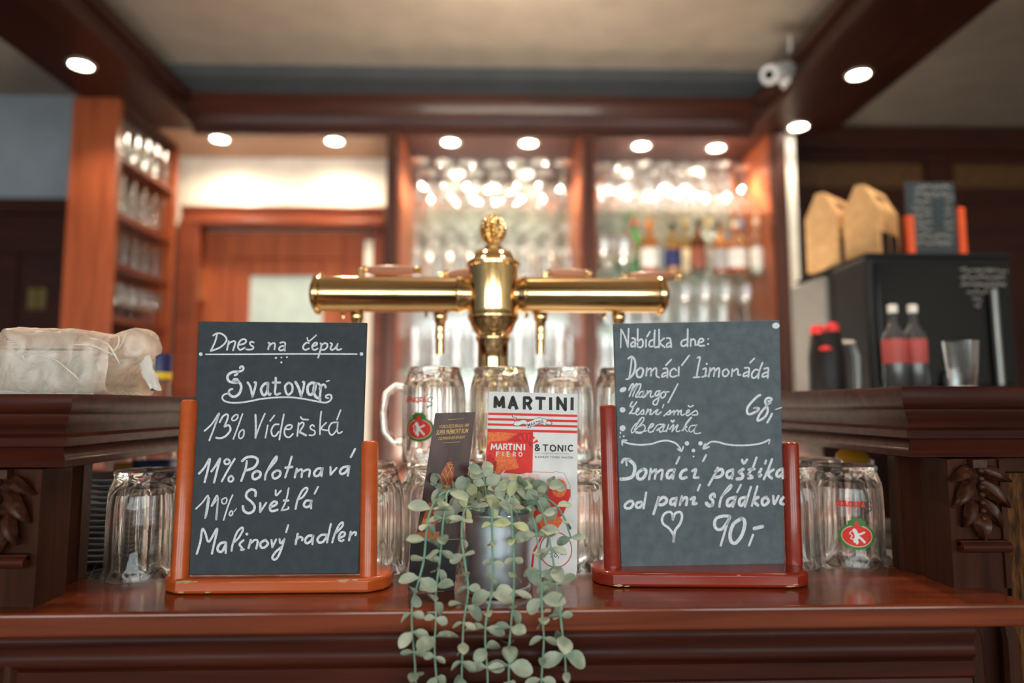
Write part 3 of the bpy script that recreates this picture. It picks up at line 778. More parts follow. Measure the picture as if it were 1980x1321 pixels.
# ------------------------------------------------------------------ beer mugs, upside down
MR, MH = .049, .146
def flute(a, k):
    return 1
def mug_body():
    N = 60
    prof_o = [(.0478, 0), (.0488, .002), (.0490, .008), (.0485, .016), (.0490, .022), (.0490, .060), (.0488, .095), (.0482, .112), (.0462, .122), (.0428, .131), (.0408, .1355), (.0412, .140), (.0404, .1445), (.0380, .146), (.020, .1445), (.001, .143)]
    amp =    [0, 0, 0, .25, 1, 1, 1, 1.1, 1.5, 1.5, .7, 0, 0, 0, 0, 0]
    prof_i = [(.0455, 0), (.0440, .004), (.0428, .020), (.0425, .060), (.0418, .100), (.0395, .114), (.033, .122), (.020, .126), (.001, .1275)]
    m = MB()
    m.lathe(prof_i[::-1] + [], N, cap0=True, cap1=False)
    ni = len(prof_i)
    rings = []
    for (r, z), q in zip(prof_o, amp):
        R = []
        for i in range(N):
            a = 2 * PI * i / N
            t = abs(math.sin(5 * a))
            R.append((r * (1.012 - q * .085 * (t ** .75)) * math.cos(a), r * (1.012 - q * .085 * (t ** .75)) * math.sin(a), z))
        rings.append(R)
    o = len(m.v)
    m.loft(rings, True, False, True)
    last = (ni - 1) * N
    m.add([], [])
    for i in range(N):
        j = (i + 1) % N
        m.f.append([last + i, last + j, o + j, o + i]); m.m.append(0)
    return m
MUG = mug_body().build('beer_mug', MGLASS, angle=28)
hd = MB().tube([(.042, 0, .112), (.060, 0, .116), (.074, 0, .104), (.078, 0, .075), (.075, 0, .045), (.062, 0, .030), (.043, 0, .030)], [.0085, .0075, .007, .007, .007, .0075, .0085], 12)
HND = hd.build('handle', MGLASS, MUG, world=False)

def decal(parent, ang):
    """printed emblem and upside-down lettering on the wall of a mug; ang = where it faces"""
    R = MR + .0010
    def fn(u, v, off=0):          # u, v in metres: u to the viewer's right, v up
        a = ang + u / R
        rr = R + off
        return (rr * math.cos(a), rr * math.sin(a), v)
    def ring(mb, cx, cz_, rx_, rz_, off, n=28, k=4):
        vs = [fn(cx, cz_, off)]; fs = []
        for q in range(1, k + 1):
            for i in range(n): t = 2 * PI * i / n; vs.append(fn(cx + rx_ * q / k * math.cos(t), cz_ + rz_ * q / k * math.sin(t), off))
        for i in range(n): fs.append((0, 1 + i, 1 + (i + 1) % n))
        for q in range(k - 1):
            for i in range(n): a = 1 + q * n; fs.append((a + i, a + (i + 1) % n, a + n + (i + 1) % n, a + n + i))
        mb.add(vs, fs)
    em = MB()
    cz_ = .050
    em.mi = 0; ring(em, 0, cz_, .0245, .0185, 0)
    em.mi = 1; ring(em, 0, cz_ + .0005, .0205, .0150, .0002)
    em.mi = 2; ring(em, 0, cz_ + .0005, .0195, .0140, .0004)
    em.mi = 0
    for x, z, r in ((-.0075, .0685, .0045), (-.0035, .0715, .0045), (.0035, .0715, .0045), (.0075, .0685, .0045), (0, .0655, .007)): ring(em, x, z, r, r * .9, .0003, 10, 1)
    em.mi = 2
    ring(em, 0, .0675, .0034, .0034, .0006, 10, 1)
    em.mi = 3
    # a striding white lion: body, head, two forelegs, hind legs, curled tail
    def st(pts, w):
        vs, fs = ribbon2d(smooth_path(pts, .0006), w); em.add([fn(a, b, .0007) for a, b in vs], fs)
    st([(-.0035, cz_ + .0085), (-.0015, cz_ + .004), (-.001, cz_ - .001), (-.003, cz_ - .006)], .0052)
    st([(0, cz_ + .003), (.004, cz_ + .0035), (.009, cz_ + .006)], .0026)
    st([(0, cz_ + .001), (.004, cz_ - .002), (.009, cz_ - .0075)], .0030)
    st([(-.002, cz_ - .003), (.0, cz_ - .007), (-.001, cz_ - .0095)], .0026)
    st([(-.0035, cz_ - .004), (-.0085, cz_ - .003), (-.0065, cz_ + .001), (-.0095, cz_ + .004), (-.007, cz_ + .007)], .0012)
    em.build('emblem', [GREEN, CREAM, RED, WHITEINK], parent, world=False, smooth=False, recalc=False)
    # lettering, read with the mug the right way up
    tx = MB()
    sc_ = .050 / 1230
    def fn2(px_, py_):
        return fn(-(px_ - 930) * sc_ - .002, .0925 + (py_ - 330) * sc_ * 1.15, .0004)
    tx.mi = 0
    strokes(tx, WORD_S, 0, 0, 1, lambda a, b: fn2(a, b), 1.0)
    tx.mi = 1
    strokes(tx, WORD_R, 0, 0, 1, lambda a, b: fn2(a, b), 1.7)
    tx.mi = 2
    vs, fs = ribbon2d([(600 + k * 12, 525 + 14 * math.sin(k * .17)) for k in range(70)], 8); put2d(tx, vs, fs, fn2)
    tx.build('lettering', [INK, RED, GREYINK], parent, world=False, smooth=False, recalc=False)
WORD_S = "34:505,130 515,115 540,115 545,140 525,165 480,172;480,175 420,178 370,210 360,250 380,285 430,300 470,300;485,285 510,315 520,360 495,430 440,465 390,445 375,415 385,385 415,375;16:480,180 470,205 445,215;370,425 320,440 300,475 320,510 380,530 470,535 600,520"
WORD_R = "24:595,300 625,350 650,465;650,465 680,360 690,300;830,305 790,315 750,375 770,440 800,440 825,380 830,305;830,305 828,400 845,445;920,245 918,340 910,410 925,440 960,425;885,300 970,300;1070,300 1030,340 1040,415 1070,440 1110,400 1110,330 1070,300;1150,295 1185,360 1215,455;1215,455 1240,370 1250,295;1385,310 1330,305 1290,350 1295,420 1330,440 1370,390 1385,310;1385,310 1370,410 1400,450;1430,310 1440,350 1435,460;1435,370 1460,325 1500,335"

LOGOS = []
mug_n = [0]
MUGGRP = 'upturned beer mugs on the wire mat'
def mug(x, y, z, hang, label, logo=None):
    """hang: handle direction in degrees (0 = away along +x); logo: direction the emblem faces"""
    if mug_n[0] == 0: o = MUG
    else:
        o = MUG.copy(); COL.objects.link(o)
        h = HND.copy(); COL.objects.link(h); h.parent = o
    mug_n[0] += 1
    o.location = (x, y, z); o.rotation_euler = (0, 0, math.radians(hang))
    tag(o, label, 'beer mug', MUGGRP)
    if logo is not None: LOGOS.append((o, math.radians(logo - hang)))
    return o
zm = Z0 - .0048
fxa, fxb = P(282, 1010, Y=.957).x, P(1640, 1000, Y=1.012).x
fx = [fxa + k * (fxb - fxa) / 10 for k in range(11)]
fy = [.957 + (1.012 - .957) * k / 10 for k in range(11)]
flab = {0: 'clear faceted beer mug between the saucer stack and the left chalkboard post',
        1: 'upturned beer mug behind the left edge of the orange-based chalkboard',
        2: 'upturned beer mug hidden behind the middle of the orange-based chalkboard',
        3: 'upturned beer mug just behind the short post of the orange-based chalkboard',
        4: 'lower beer mug with red and green emblem right behind the dark leaflet',
        5: 'lower beer mug between the dark leaflet and the white cocktail card',
        6: 'lower beer mug right behind the white cocktail card',
        7: 'lower beer mug between the cocktail card and the tall red post',
        8: 'upturned beer mug behind the middle of the red-based chalkboard',
        9: 'upturned beer mug just past the short post of the red-based chalkboard',
        10: 'clear beer mug with red and green emblem beside the bar post'}
fh = [120, 70, 100, 60, 150, 60, 80, 60, 90, 75, 60]
for k in range(11):
    mug(fx[k], fy[k], zm, fh[k], flab[k], {4: -104, 10: -105}.get(k))
ux = [-.098, .005, .107, .209]
for k, x in enumerate(ux):
    y = 1.082 + .006 * k
    w = ['dark leaflet', 'beer tap column', 'white cocktail card', 'top corner of the red-based chalkboard'][k]
    mug(x, y, zm, [80, 100, 70, 95][k], 'rear-row lower beer mug carrying the mug above the ' + w if k < 3 else 'rear-row lower beer mug behind the red-based chalkboard corner')
    mug(x, y, zm + MH + .0006, [182, 95, 80, 100][k], ['top-tier beer mug with handle and emblem, above the dark leaflet', 'top-tier beer mug right in front of the tap column', 'top-tier beer mug above the white cocktail card', 'top-tier beer mug half hidden by the red-based chalkboard'][k], {0: -112}.get(k))
for k, x in enumerate((.315, .418, .520)):
    mug(x, 1.11 + .004 * k, zm, 90, ['second-row beer mug behind the red-based chalkboard', 'second-row beer mug at the short red post', 'second-row beer mug behind the emblem mug by the bar post'][k])
for k, x in enumerate((-.40, -.298, -.198)):
    mug(x, 1.058 + .006 * k, zm, 90, ['second-row beer mug behind the tall orange post', 'second-row beer mug behind the orange-based chalkboard', 'second-row beer mug at the short orange post'][k])
for o, a in LOGOS: decal(o, a)

# ------------------------------------------------------------------ saucers
pos = P(200, 1098, Z=Z0)
sx, sy = P(228, 1000, Y=1.10).x, 1.10
pr = [(.001, .0015), (.030, .0), (.034, .002), (.060, .008), (.074, .0125), (.0745, .0135), (.058, .0105), (.032, .005), (.001, .0045)]
for k in range(15):
    if k == 0: sa = MB().lathe(pr, 36, cap0=False, cap1=False).build('saucer', CERAMIC); o = sa
    else: o = sa.copy(); COL.objects.link(o)
    o.location = (sx + random.uniform(-.001, .001), sy + random.uniform(-.001, .001), Z0 - .0105 + k * .0083)
    nm = 'lowest' if k == 0 else 'topmost' if k == 14 else (ORD[k + 1] if k < 14 else '') + ' from the bottom'
    tag(o, 'white ceramic saucer beside the bar post, %s in its stack' % nm, 'saucer', 'stack of white saucers')
# small goods behind the left ledge
for k, (px, py, w, h, c, lb) in enumerate(((218, 886, .10, .10, (.30, .02, .02), 'red carton standing behind the saucer stack'), (278, 880, .05, .115, (.62, .25, .03), 'amber packet behind the first beer mug'), (322, 878, .07, .12, (.03, .06, .20), 'dark blue carton behind the tall orange post'))):
    y = 1.30
    x = (px - 960) * y / FPX
    o = MB().box((x - w / 2, y - .03, Z0 - .012), (x + w / 2, y + .03, Z0 - .012 + h + .02)).build('carton', mat('carton_%d' % k, c, .4), smooth=False)
    bevel(o, .004); tag(o, lb, 'carton')
y = 1.27; x = (1648 - 960) * y / FPX
o = MB().lathe([(.001, -.030), (.014, -.027), (.026, -.014), (.030, 0), (.026, .014), (.014, .027), (.006, .032), (.001, .036)], 20, (x, y, 1.124), 'z', False, False).build('lemon', mat('lemon_peel', (.85, .42, .03), .45))
tag(o, 'yellow lemon in a glass behind the emblem mug by the bar post', 'lemon')
o = MB().lathe([(.001, 0), (.030, 0), (.034, .10), (.036, .138), (.035, .138), (.032, .08), (.001, .075)], 20, (x, y, Z0 - .0118), 'z', False, False).build('tumbler', TGC)
tag(o, 'plain tumbler holding the lemon behind the emblem mug', 'glass')

# ------------------------------------------------------------------ beer tap tower
ty = 1.2
def tz(py): return EZ + (783 - py) * ty / FPX
def tx_(px): return (px - 960) * ty / FPX
tc = tx_(953)
tap = empty('beer_tap', (tc, ty, Z0 - .012), 'polished brass beer tap tower with a pine cone finial', 'beer tap')
k_ = ty / FPX
prof = [(.052, 1.0 - .0118), (.056, 1.0), (.05, 1.02), (.030, 1.03), (.0265, 1.05)] 
prof += [(r * k_, tz(y)) for r, y in ((29.5, 700), (29.5, 662), (33, 658), (33, 652), (31, 648), (38, 640), (44, 628), (46, 622), (49, 617), (50, 612), (48.5, 608), (48.5, 600), (49.5, 560), (48.5, 520), (48.5, 515), (51.5, 513), (52, 508), (49, 505), (46, 503), (43, 497), (36, 487), (27, 481), (16, 477), (17, 472), (12, 473), (7, 472), (6, 468))]
MB().lathe(prof, 48, (tc, ty, 0), 'z', True, True).build('column', BRASS, tap, angle=50)
fn_ = []
egg = [(7, 471), (11, 467.5), (15.5, 464), (20, 458), (23, 452), (25, 445), (25, 437), (23, 429), (19, 420), (13, 412.5), (3, 407)]
m = MB(); seg = 144; rows = 44
rings = []
for i in range(rows):
    t = i / (rows - 1) * (len(egg) - 1); a = int(min(t, len(egg) - 2)); q = t - a
    r = (egg[a][0] * (1 - q) + egg[a + 1][0] * q) * k_; z = tz(egg[a][1] * (1 - q) + egg[a + 1][1] * q)
    rings.append([(tc + r * (1 + .15 * math.sin(5 * an + i * .75) * math.sin(8 * an - i * .75)) * math.cos(an), ty + r * (1 + .15 * math.sin(5 * an + i * .75) * math.sin(8 * an - i * .75)) * math.sin(an), z) for an in [2 * PI * k / seg for k in range(seg)]])
m.loft(rings).build('pine_cone_finial', BRASS, tap, angle=30)
tube_z = tz(569); tr_ = 35 * k_
prof = [(tr_ * .90, tx_(905))] 
def arm(name, xs):
    MB().lathe([(r * k_, tx_(x)) for r, x in xs], 40, (0, ty, tube_z), 'x').build(name, BRASS, tap, angle=40)
arm('arm', [(29, 912), (31, 900), (36, 890), (37, 886), (34.5, 882), (34.5, 622), (39, 620), (40, 614), (39, 610), (34, 607), (24, 602), (8, 600), (1, 600)])
arm('arm', [(29, 994), (31, 1005), (36, 1012), (37, 1016), (34.5, 1020), (34.5, 1273), (39, 1275), (40, 1281), (39, 1285), (34, 1288), (24, 1294), (8, 1296), (1, 1296)])
HW = mat('handle_wood', (.34, .14, .075), .4, col2=(.42, .19, .10), scale=(3, 20, 20), noise=2, coat=.3)
for k, (px, h0, h1, py, sp) in enumerate(((690, 702, 805, 526, 683), (850, 862, 935, 533, 848), (1057, 1070, 1148, 531, 1048), (1216, 1228, 1330, 536, 1205))):
    yb_ = ty + .030; zt = EZ + (783 - py + 6) * yb_ / FPX
    f = MB().box((tx_(px - 6), yb_ - .010, tube_z + tr_ * .5), (tx_(px + 6), yb_ + .010, tz(py - 14)))
    f.lathe([(7 * k_, tx_(px + 5)), (8 * k_, tx_(px + 8)), (6 * k_, tx_(px + 14))], 14, (0, yb_, zt), 'x')
    fc = bevel(f.build('faucet', BRASS, tap), .002)
    MB().lathe([(6.5 * k_, tx_(h0)), (10 * k_, tx_(h0 + 20)), (11 * k_, tx_((h0 + h1) / 2)), (8.5 * k_, tx_(h1 - 14)), (6 * k_, tx_(h1 - 10))], 16, (0, yb_, zt - .001), 'x').build('handle', HW, fc)
    MB().lathe([(6 * k_, tx_(h1 - 10)), (7.5 * k_, tx_(h1 - 7)), (6 * k_, tx_(h1 - 4)), (8 * k_, tx_(h1 + 1)), (5 * k_, tx_(h1 + 5)), (.0005, tx_(h1 + 6))], 14, (0, yb_, zt - .001), 'x').build('handle_tip', BRASS, fc)
    s = MB().lathe([(18 * k_, tz(601)), (18 * k_, tz(597))], 18, (tx_(sp), yb_, 0)) if k in (1, 2) else MB().lathe([(12 * k_, tz(606)), (14 * k_, tz(598))], 18, (tx_(sp), yb_, 0))
    s.mi = 1
    s.lathe([(12 * k_, tz(600)), (14 * k_, tz(606)), (13 * k_, tz(614)), (10 * k_, tz(620)), (9.5 * k_, tz(640)), (10.5 * k_, tz(646)), (9 * k_, tz(655)), (8.5 * k_, tz(684))], 16, (tx_(sp), yb_, 0))
    s.build('spout', [BLACKP, BRASS], fc)
    MB().tube([(tx_(sp - 28), yb_, tz(598)), (tx_(sp - 28), yb_, tz(611))], 3 * k_, 8).build('side_screw', BRASS, fc)

# ================================================================== CHALKBOARDS
B1 = [
 (380, 620, 6, "20:240,160 215,250 165,355;195,175 230,152 280,150 330,180 350,225 320,275 260,320 165,355;375,240 365,290 355,340;360,300 385,260 430,240 452,250 440,300 425,345;485,285 550,270 578,240 560,218 520,225 490,265 482,310 505,340 545,325 560,315;665,255 640,245 620,262 630,285 660,305 655,328 620,338 580,335;835,258 852,264 840,300 832,335;840,305 870,270 905,262 912,285 905,335;972,260 1000,250 1030,262 1025,300 1025,350;1025,298 985,298 958,325 970,348 1005,340 1025,315;1305,262 1270,260 1240,295 1240,325 1265,342 1305,325;16:1285,200 1305,240 1390,170;20:1345,300 1390,285 1400,262 1375,258 1345,290 1345,325 1370,343 1405,325;1440,265 1450,290 1430,370 1412,430;1445,300 1480,265 1515,270 1515,310 1480,340 1440,335;1555,262 1575,275 1555,320 1570,342 1610,320 1640,270;1640,270 1625,320 1640,342 1680,330;17:110,393 600,392 1200,388 1860,390",
  [(50, 390, 21), (1915, 388, 21), (922, 434, 14, 11, -.4), (985, 430, 10), (1050, 425, 12, 9, -.5), (985, 486, 12)]),
 (380, 690, 6, "26:505,130 515,115 540,115 545,140 525,165 480,172;30:480,175 420,178 370,210 360,250 380,285 430,300 470,300;24:480,180 470,205 445,215;34:425,285 440,265 470,265 485,285;30:450,290 485,290 510,315 520,360 495,430 440,465 390,445 375,415;26:375,415 385,385 415,375;20:370,425 320,440 300,475 320,510 380,530 470,535 600,520 750,490 900,475 1060,470 1200,482 1330,505 1430,525 1500,532 1550,510 1568,475 1560,445 1530,440 1500,455 1505,475 1530,480;26:595,300 625,350 650,465;650,465 680,360 690,300 675,298;30:830,305 790,315 750,375 770,440 800,440 825,380 830,305;26:830,305 828,400 845,445 860,430;920,245 918,340 910,410 925,440 970,425;885,300 970,300;1070,300 1030,340 1040,415 1070,440 1110,400 1110,330 1070,300;32:1150,295 1185,360 1215,455;26:1215,455 1240,370 1250,295 1235,295;32:1385,310 1330,305 1290,350 1295,420 1330,440 1370,390 1385,310;34:1370,330 1360,410 1390,470 1430,480;26:1415,310 1440,350 1435,440 1435,505;1430,370 1460,325 1490,330 1498,355;18:1510,287 1538,278", []),
 (380, 780, 6, "20:95,320 180,240 265,115 200,300 150,430;265,130 215,250;22:270,220 310,150 355,128 365,165 325,270;24:330,270 375,255 395,310 340,380 280,405 230,400;18:480,135 450,135 412,175 420,200 455,195 482,160 480,135;535,125 490,250 428,415;540,305 505,330 490,385 510,410 545,380 552,320 540,305;24:685,135 690,270 685,400;18:685,400 735,260 795,120;828,255 800,400;905,140 855,205;20:955,245 905,250 870,310 880,370 915,380 955,330;1015,130 985,280 962,420;1030,300 1085,300 1110,265 1085,250 1040,270 1020,330 1035,380 1075,395 1120,355;1185,230 1170,380;1180,260 1230,220 1245,250 1195,330;26:1200,335 1270,372;18:1210,160 1230,185 1295,190;1365,270 1350,250 1320,270 1330,300 1370,320 1375,350 1350,372 1310,370;1448,95 1435,220 1432,360;1505,225 1445,295 1520,315;1630,220 1570,230 1535,290 1545,350 1580,365 1630,300 1640,220;1640,230 1632,310 1650,350 1690,330;1672,80 1630,190", []),
 (370, 860, 6, "26:90,335 150,270 215,165 190,300 155,435;235,310 280,250 335,160 305,280 265,440;24:415,165 385,190 395,225 430,222 448,190 415,165;505,165 440,270 355,425;465,360 435,385 435,420 465,430 490,395 465,360;26:645,190 630,280 580,420;30:590,190 640,150 710,140 765,165 765,215 720,270 635,300;755,305 715,340 715,390 745,400 795,370 800,320 755,305;24:855,405 870,330 940,200 990,135 980,190 895,290;28:990,300 945,335 950,385 985,392 1030,355 1030,310 990,300;24:1165,140 1130,260 1090,380;30:1095,268 1170,258;26:1225,280 1200,380;1210,330 1260,290 1285,295 1280,375;1285,320 1340,290 1375,300 1365,370;28:1520,275 1465,280 1425,330 1440,365 1485,350 1525,275;24:1525,275 1510,365;1615,260 1615,350;1615,350 1685,270;28:1830,250 1760,265 1725,310 1740,340 1790,320 1835,250;24:1835,255 1815,360;1900,50 1850,145", []),
 (370, 930, 6, "18:55,325 130,250 195,170 180,300 160,435;26:205,200 188,330 165,420;20:235,290 300,170 305,300 290,450;22:312,200 300,330 288,440;240,290 290,220;16:400,195 355,220 365,265 400,260 415,215 400,195;18:480,165 435,270 375,455;460,350 440,385 455,405 480,385 475,350 460,350;10:495,360 525,320;30:745,175 745,120 700,100 650,130 640,190 700,245 735,300 715,355 660,375 610,345 600,295;28:800,260 800,360;24:800,360 870,255;28:920,305 985,275 990,245 950,245 915,295 920,345 955,350 1000,335;22:980,110 985,170 1040,115;20:1130,85 1100,230 1045,345;1045,345 1125,325 1125,305;28:1075,228 1125,228;24:1210,325 1235,220 1290,110 1340,80 1345,110 1290,190 1235,215;28:1395,235 1335,230 1305,280 1330,305 1375,290 1395,240;24:1390,240 1390,320;22:1470,70 1430,150", []),
 (370, 1005, 6, "26:65,395 105,260 130,110 165,160 205,255 300,105 265,280 240,395;30:395,265 340,275 305,330 320,370 360,365 400,290;26:405,270 400,385;24:468,360 480,290 530,150 590,90 600,120 550,210 490,270;26:605,240 560,285 590,330 575,355 610,345;690,235 665,330;680,280 740,235 770,250 755,335;28:860,235 805,270 810,320 845,325 890,280 860,235;24:930,235 940,320;940,320 985,230;1025,225 1035,275 1080,225;26:1080,225 1045,340 1000,440 960,465 940,440 975,380 1040,320;22:1125,65 1100,145;26:1235,165 1210,285;1215,235 1260,200 1290,215 1285,240;28:1410,185 1355,190 1320,240 1340,275 1390,245 1415,190;24:1415,190 1405,285;28:1570,175 1505,180 1465,225 1480,265 1530,255 1575,190;24:1620,50 1595,160 1575,265;1635,265 1660,180 1710,70 1755,30 1750,80 1660,170;26:1715,215 1775,185 1780,150 1745,145 1715,190 1715,235 1745,250 1765,235;1850,140 1830,240;24:1835,200 1880,150 1910,145 1905,180", [(645, 168, 17)]),
]
B2 = [
 (1185, 620, 6, "14:90,315 95,100;20:95,105 140,190 175,310;175,310 182,95;22:225,205 255,215 258,305;255,240 215,265 215,305 255,290;20:288,100 285,300;285,250 330,215 350,260 330,310 285,305;385,220 382,305;430,130 395,185;22:485,115 480,300 515,305;20:480,220 430,240 420,290 450,305 480,280;535,105 535,310;595,205 545,255 600,310;625,205 660,205 672,250 675,310;670,250 625,275 630,312 670,290;868,100 865,300;862,215 805,235 790,275 815,300 862,270;905,215 900,295;900,240 935,215 955,240 955,285 975,280;995,260 1045,240 1045,215 1015,210 990,250 1000,290 1060,290;20:220,430 205,560 185,670 155,680;24:180,440 215,418 250,450 260,530 235,620 185,675;315,550 275,590 285,650 325,655 350,600 345,560 315,550;20:395,550 385,640;390,590 430,555 445,570 440,640;440,600 490,550 505,570 505,640 535,660;585,560 625,555 635,600 630,660;630,600 575,620 570,655 630,630;675,455 615,518;735,580 710,555 670,585 665,640 695,655 740,640;765,540 762,640;885,405 800,518;980,435 1010,425 985,560 970,655;935,660 1005,655;1045,565 1080,555 1070,640;1035,655 1085,640;1130,550 1110,650;1120,600 1165,550 1180,565 1170,645;1175,600 1220,550 1235,570 1225,655;1315,560 1275,590 1280,640 1315,645 1345,600 1315,560;1385,565 1375,645;1380,600 1440,560 1450,590 1450,630 1480,630;1530,550 1575,550 1580,590 1570,655;1575,590 1520,615 1515,650 1570,630;1640,440 1590,490;1735,490 1700,580 1685,670;1700,580 1650,570 1610,620 1620,665 1660,655 1690,610;1755,560 1800,550 1800,600 1795,665;1795,595 1740,620 1735,655 1790,640",
  [(1890, 60, 43, 35), (1105, 213, 9), (1103, 273, 11), (1088, 503, 12)]),
 (1190, 735, 11.006, "32:280,220 345,95 385,90 330,250 295,350;330,260 430,95 470,85 400,250 365,345;400,250 480,100 540,90 500,220 430,340 450,370 500,330;590,240 530,260 495,330 520,370 570,330 605,240;605,240 570,350 600,370 650,300;680,230 670,290 640,350;650,330 720,240 760,235 740,330 760,365 810,340;950,230 880,240 840,310 870,340 920,290 945,240 905,450 860,530 800,510 810,450 880,400 960,330;1040,240 970,290 970,370 1020,375 1070,300 1040,240;1040,260 1135,250;1325,85 1120,480;355,465 315,540 330,570 380,560 450,470;380,560 350,650 290,720 330,700 380,715 440,690;440,690 490,640 495,600 460,620 430,700 460,745 510,720;510,720 590,625 600,680 590,725 550,730;690,620 660,690 640,735;650,710 730,630 760,640 730,720 760,735 800,700;800,700 905,625 850,715;850,715 900,735 970,680;28:1025,520 1000,590;30:1030,765 1170,640 1160,700 1140,740 1100,735;1160,720 1250,650 1240,740;1245,700 1330,640 1330,740;1330,700 1400,640 1390,720 1420,750 1480,720;1480,720 1560,680 1570,640 1530,650 1500,720 1530,760 1600,720;1550,545 1590,575 1655,540;1600,720 1710,650 1745,700 1735,740 1640,745;26:440,960 540,810 600,800 590,870 480,1000 370,1120 340,1110 350,1040 440,920;560,810 470,930 400,1060;490,1000 590,950 630,1000 620,1060 540,1130 450,1130 430,1100 520,1110 660,1080;34:700,1030 780,990 810,940 760,940 710,1020 700,1090 740,1110 800,1090;26:800,1080 890,960 950,940;34:950,945 1040,950 940,1030 870,1070 930,1060 950,1110 1010,1080;28:1050,960 1010,1070 1050,1090 1120,1030;1130,950 1080,1100;1150,1050 1220,960 1240,960 1200,1100;1215,1080 1310,960 1330,960 1290,1060 1310,1100 1370,1080;44:1190,865 1215,895 1245,862;22:1410,1080 1540,900 1620,800 1600,800 1500,920 1440,1080;1450,1010 1530,985 1480,1040 1530,1100;24:1700,960 1600,980 1560,1060 1600,1110 1680,1040 1730,950;1720,960 1670,1080 1700,1140 1810,1125",
  [(160, 205, 76, 50, -.45), (150, 635, 62, 56), (150, 1025, 63), (105, 1120, 17, 24), (95, 1215, 14, 18), (175, 1195, 21)]),
 (1410, 740, 13.21, "62:785,320 720,350 560,510 470,630 450,740 480,800 560,800 700,730;70:700,730 755,665 690,645;30:690,640 620,655;40:1060,520 985,550;60:985,550 930,620 780,800 715,960 770,965 900,880 970,770 980,680 950,580 915,500 930,430 1000,390 1080,410 1060,460 1000,480;56:1085,800 1040,900 970,1015;30:1185,685 1335,634", []),
 (1190, 830, 6, "17:80,185 78,130 130,130;20:85,145 180,172 300,182 420,170 500,145 590,133 680,155 730,195 762,250;18:720,230 765,255 785,205;20:1020,225 1070,170 1120,145 1190,150 1300,178 1450,188 1600,180 1700,160 1785,122;1040,170 1018,228 1085,205;14:1765,125 1790,120 1778,170;34:75,385 100,350 160,350;40:150,352 215,410 222,480 195,550 130,575 65,580;22:120,360 130,420;36:315,465 260,510 260,570 310,575 350,520 350,470 315,465;28:410,460 390,580;400,520 460,470 470,480 455,575;465,520 530,470 545,490 530,580;34:685,470 620,485 595,540 620,570 670,520;26:685,465 665,575;24:740,325 705,400;36:820,470 780,485 750,540 770,572 820,560;30:890,486 932,464 920,520 910,560 960,562;24:1050,300 1015,370;34:1185,450 1160,510;28:1160,510 1120,580 1080,650;36:1160,490 1230,465 1245,510 1210,550 1150,560;34:1360,470 1300,495 1290,540 1320,568 1360,530;26:1365,480 1350,575;38:1480,465 1435,495;1435,500 1475,530 1465,570 1410,578;30:1468,358 1485,400 1525,355;26:1635,330 1590,450 1540,520;32:1545,470 1610,462;1540,520 1590,560 1540,572;1690,462 1660,520;1660,520 1690,530 1670,550;26:1745,365 1735,400;28:1815,350 1770,470 1720,580;34:1830,470 1770,520 1810,570;34:1930,460 1880,490 1870,540 1900,550 1930,520;26:1940,460 1938,570",
  [(828, 165, 26), (985, 165, 26), (903, 248, 22), (905, 317, 11)]),
 (1190, 925, 6, "32:150,270 110,310 120,345 170,345 205,300 190,265 150,270;300,275 250,285 240,330 280,340 310,300;26:355,165 325,350;30:500,220 490,260 440,415;36:490,270 550,220 590,240 585,280 540,308 490,300;34:700,230 650,245 635,290 660,305 700,270;26:710,225 690,320;28:770,210 745,310;32:755,270 810,220 830,240 820,310;34:874,242 918,220 905,265 898,300 936,292;24:980,75 955,140;34:1150,215 1140,180 1105,200 1100,230 1130,260 1125,310;44:1120,310 1085,318 1055,290;28:1205,330 1225,230 1290,130 1340,75 1335,110 1240,200;36:1390,220 1310,245 1295,305 1320,322 1380,270;28:1395,215 1360,330;24:1455,75 1410,160;34:1520,220 1450,235 1435,295 1460,318 1510,260;26:1570,100 1500,330;1645,95 1580,320;36:1655,220 1600,260 1650,312;34:1750,218 1705,245 1702,298 1730,312 1775,270 1750,218;28:1830,205 1840,300 1890,205;36:1945,225 1920,250 1915,290 1945,300", []),
 (1190, 975, 6, "28:670,435 672,360 620,280 555,230 540,170 570,110 630,88 660,120 665,180;30:665,170 690,110 740,90 768,115 768,170 740,240 690,310 672,435;36:1320,140 1250,138 1170,165 1148,230 1170,285 1230,290 1290,220 1325,150;26:1320,150 1270,310 1220,480;40:1460,165 1370,230 1330,340 1340,430 1390,452 1460,370 1498,250 1490,180 1460,165;42:1610,283 1702,260;26:1595,355 1548,480", []),
]
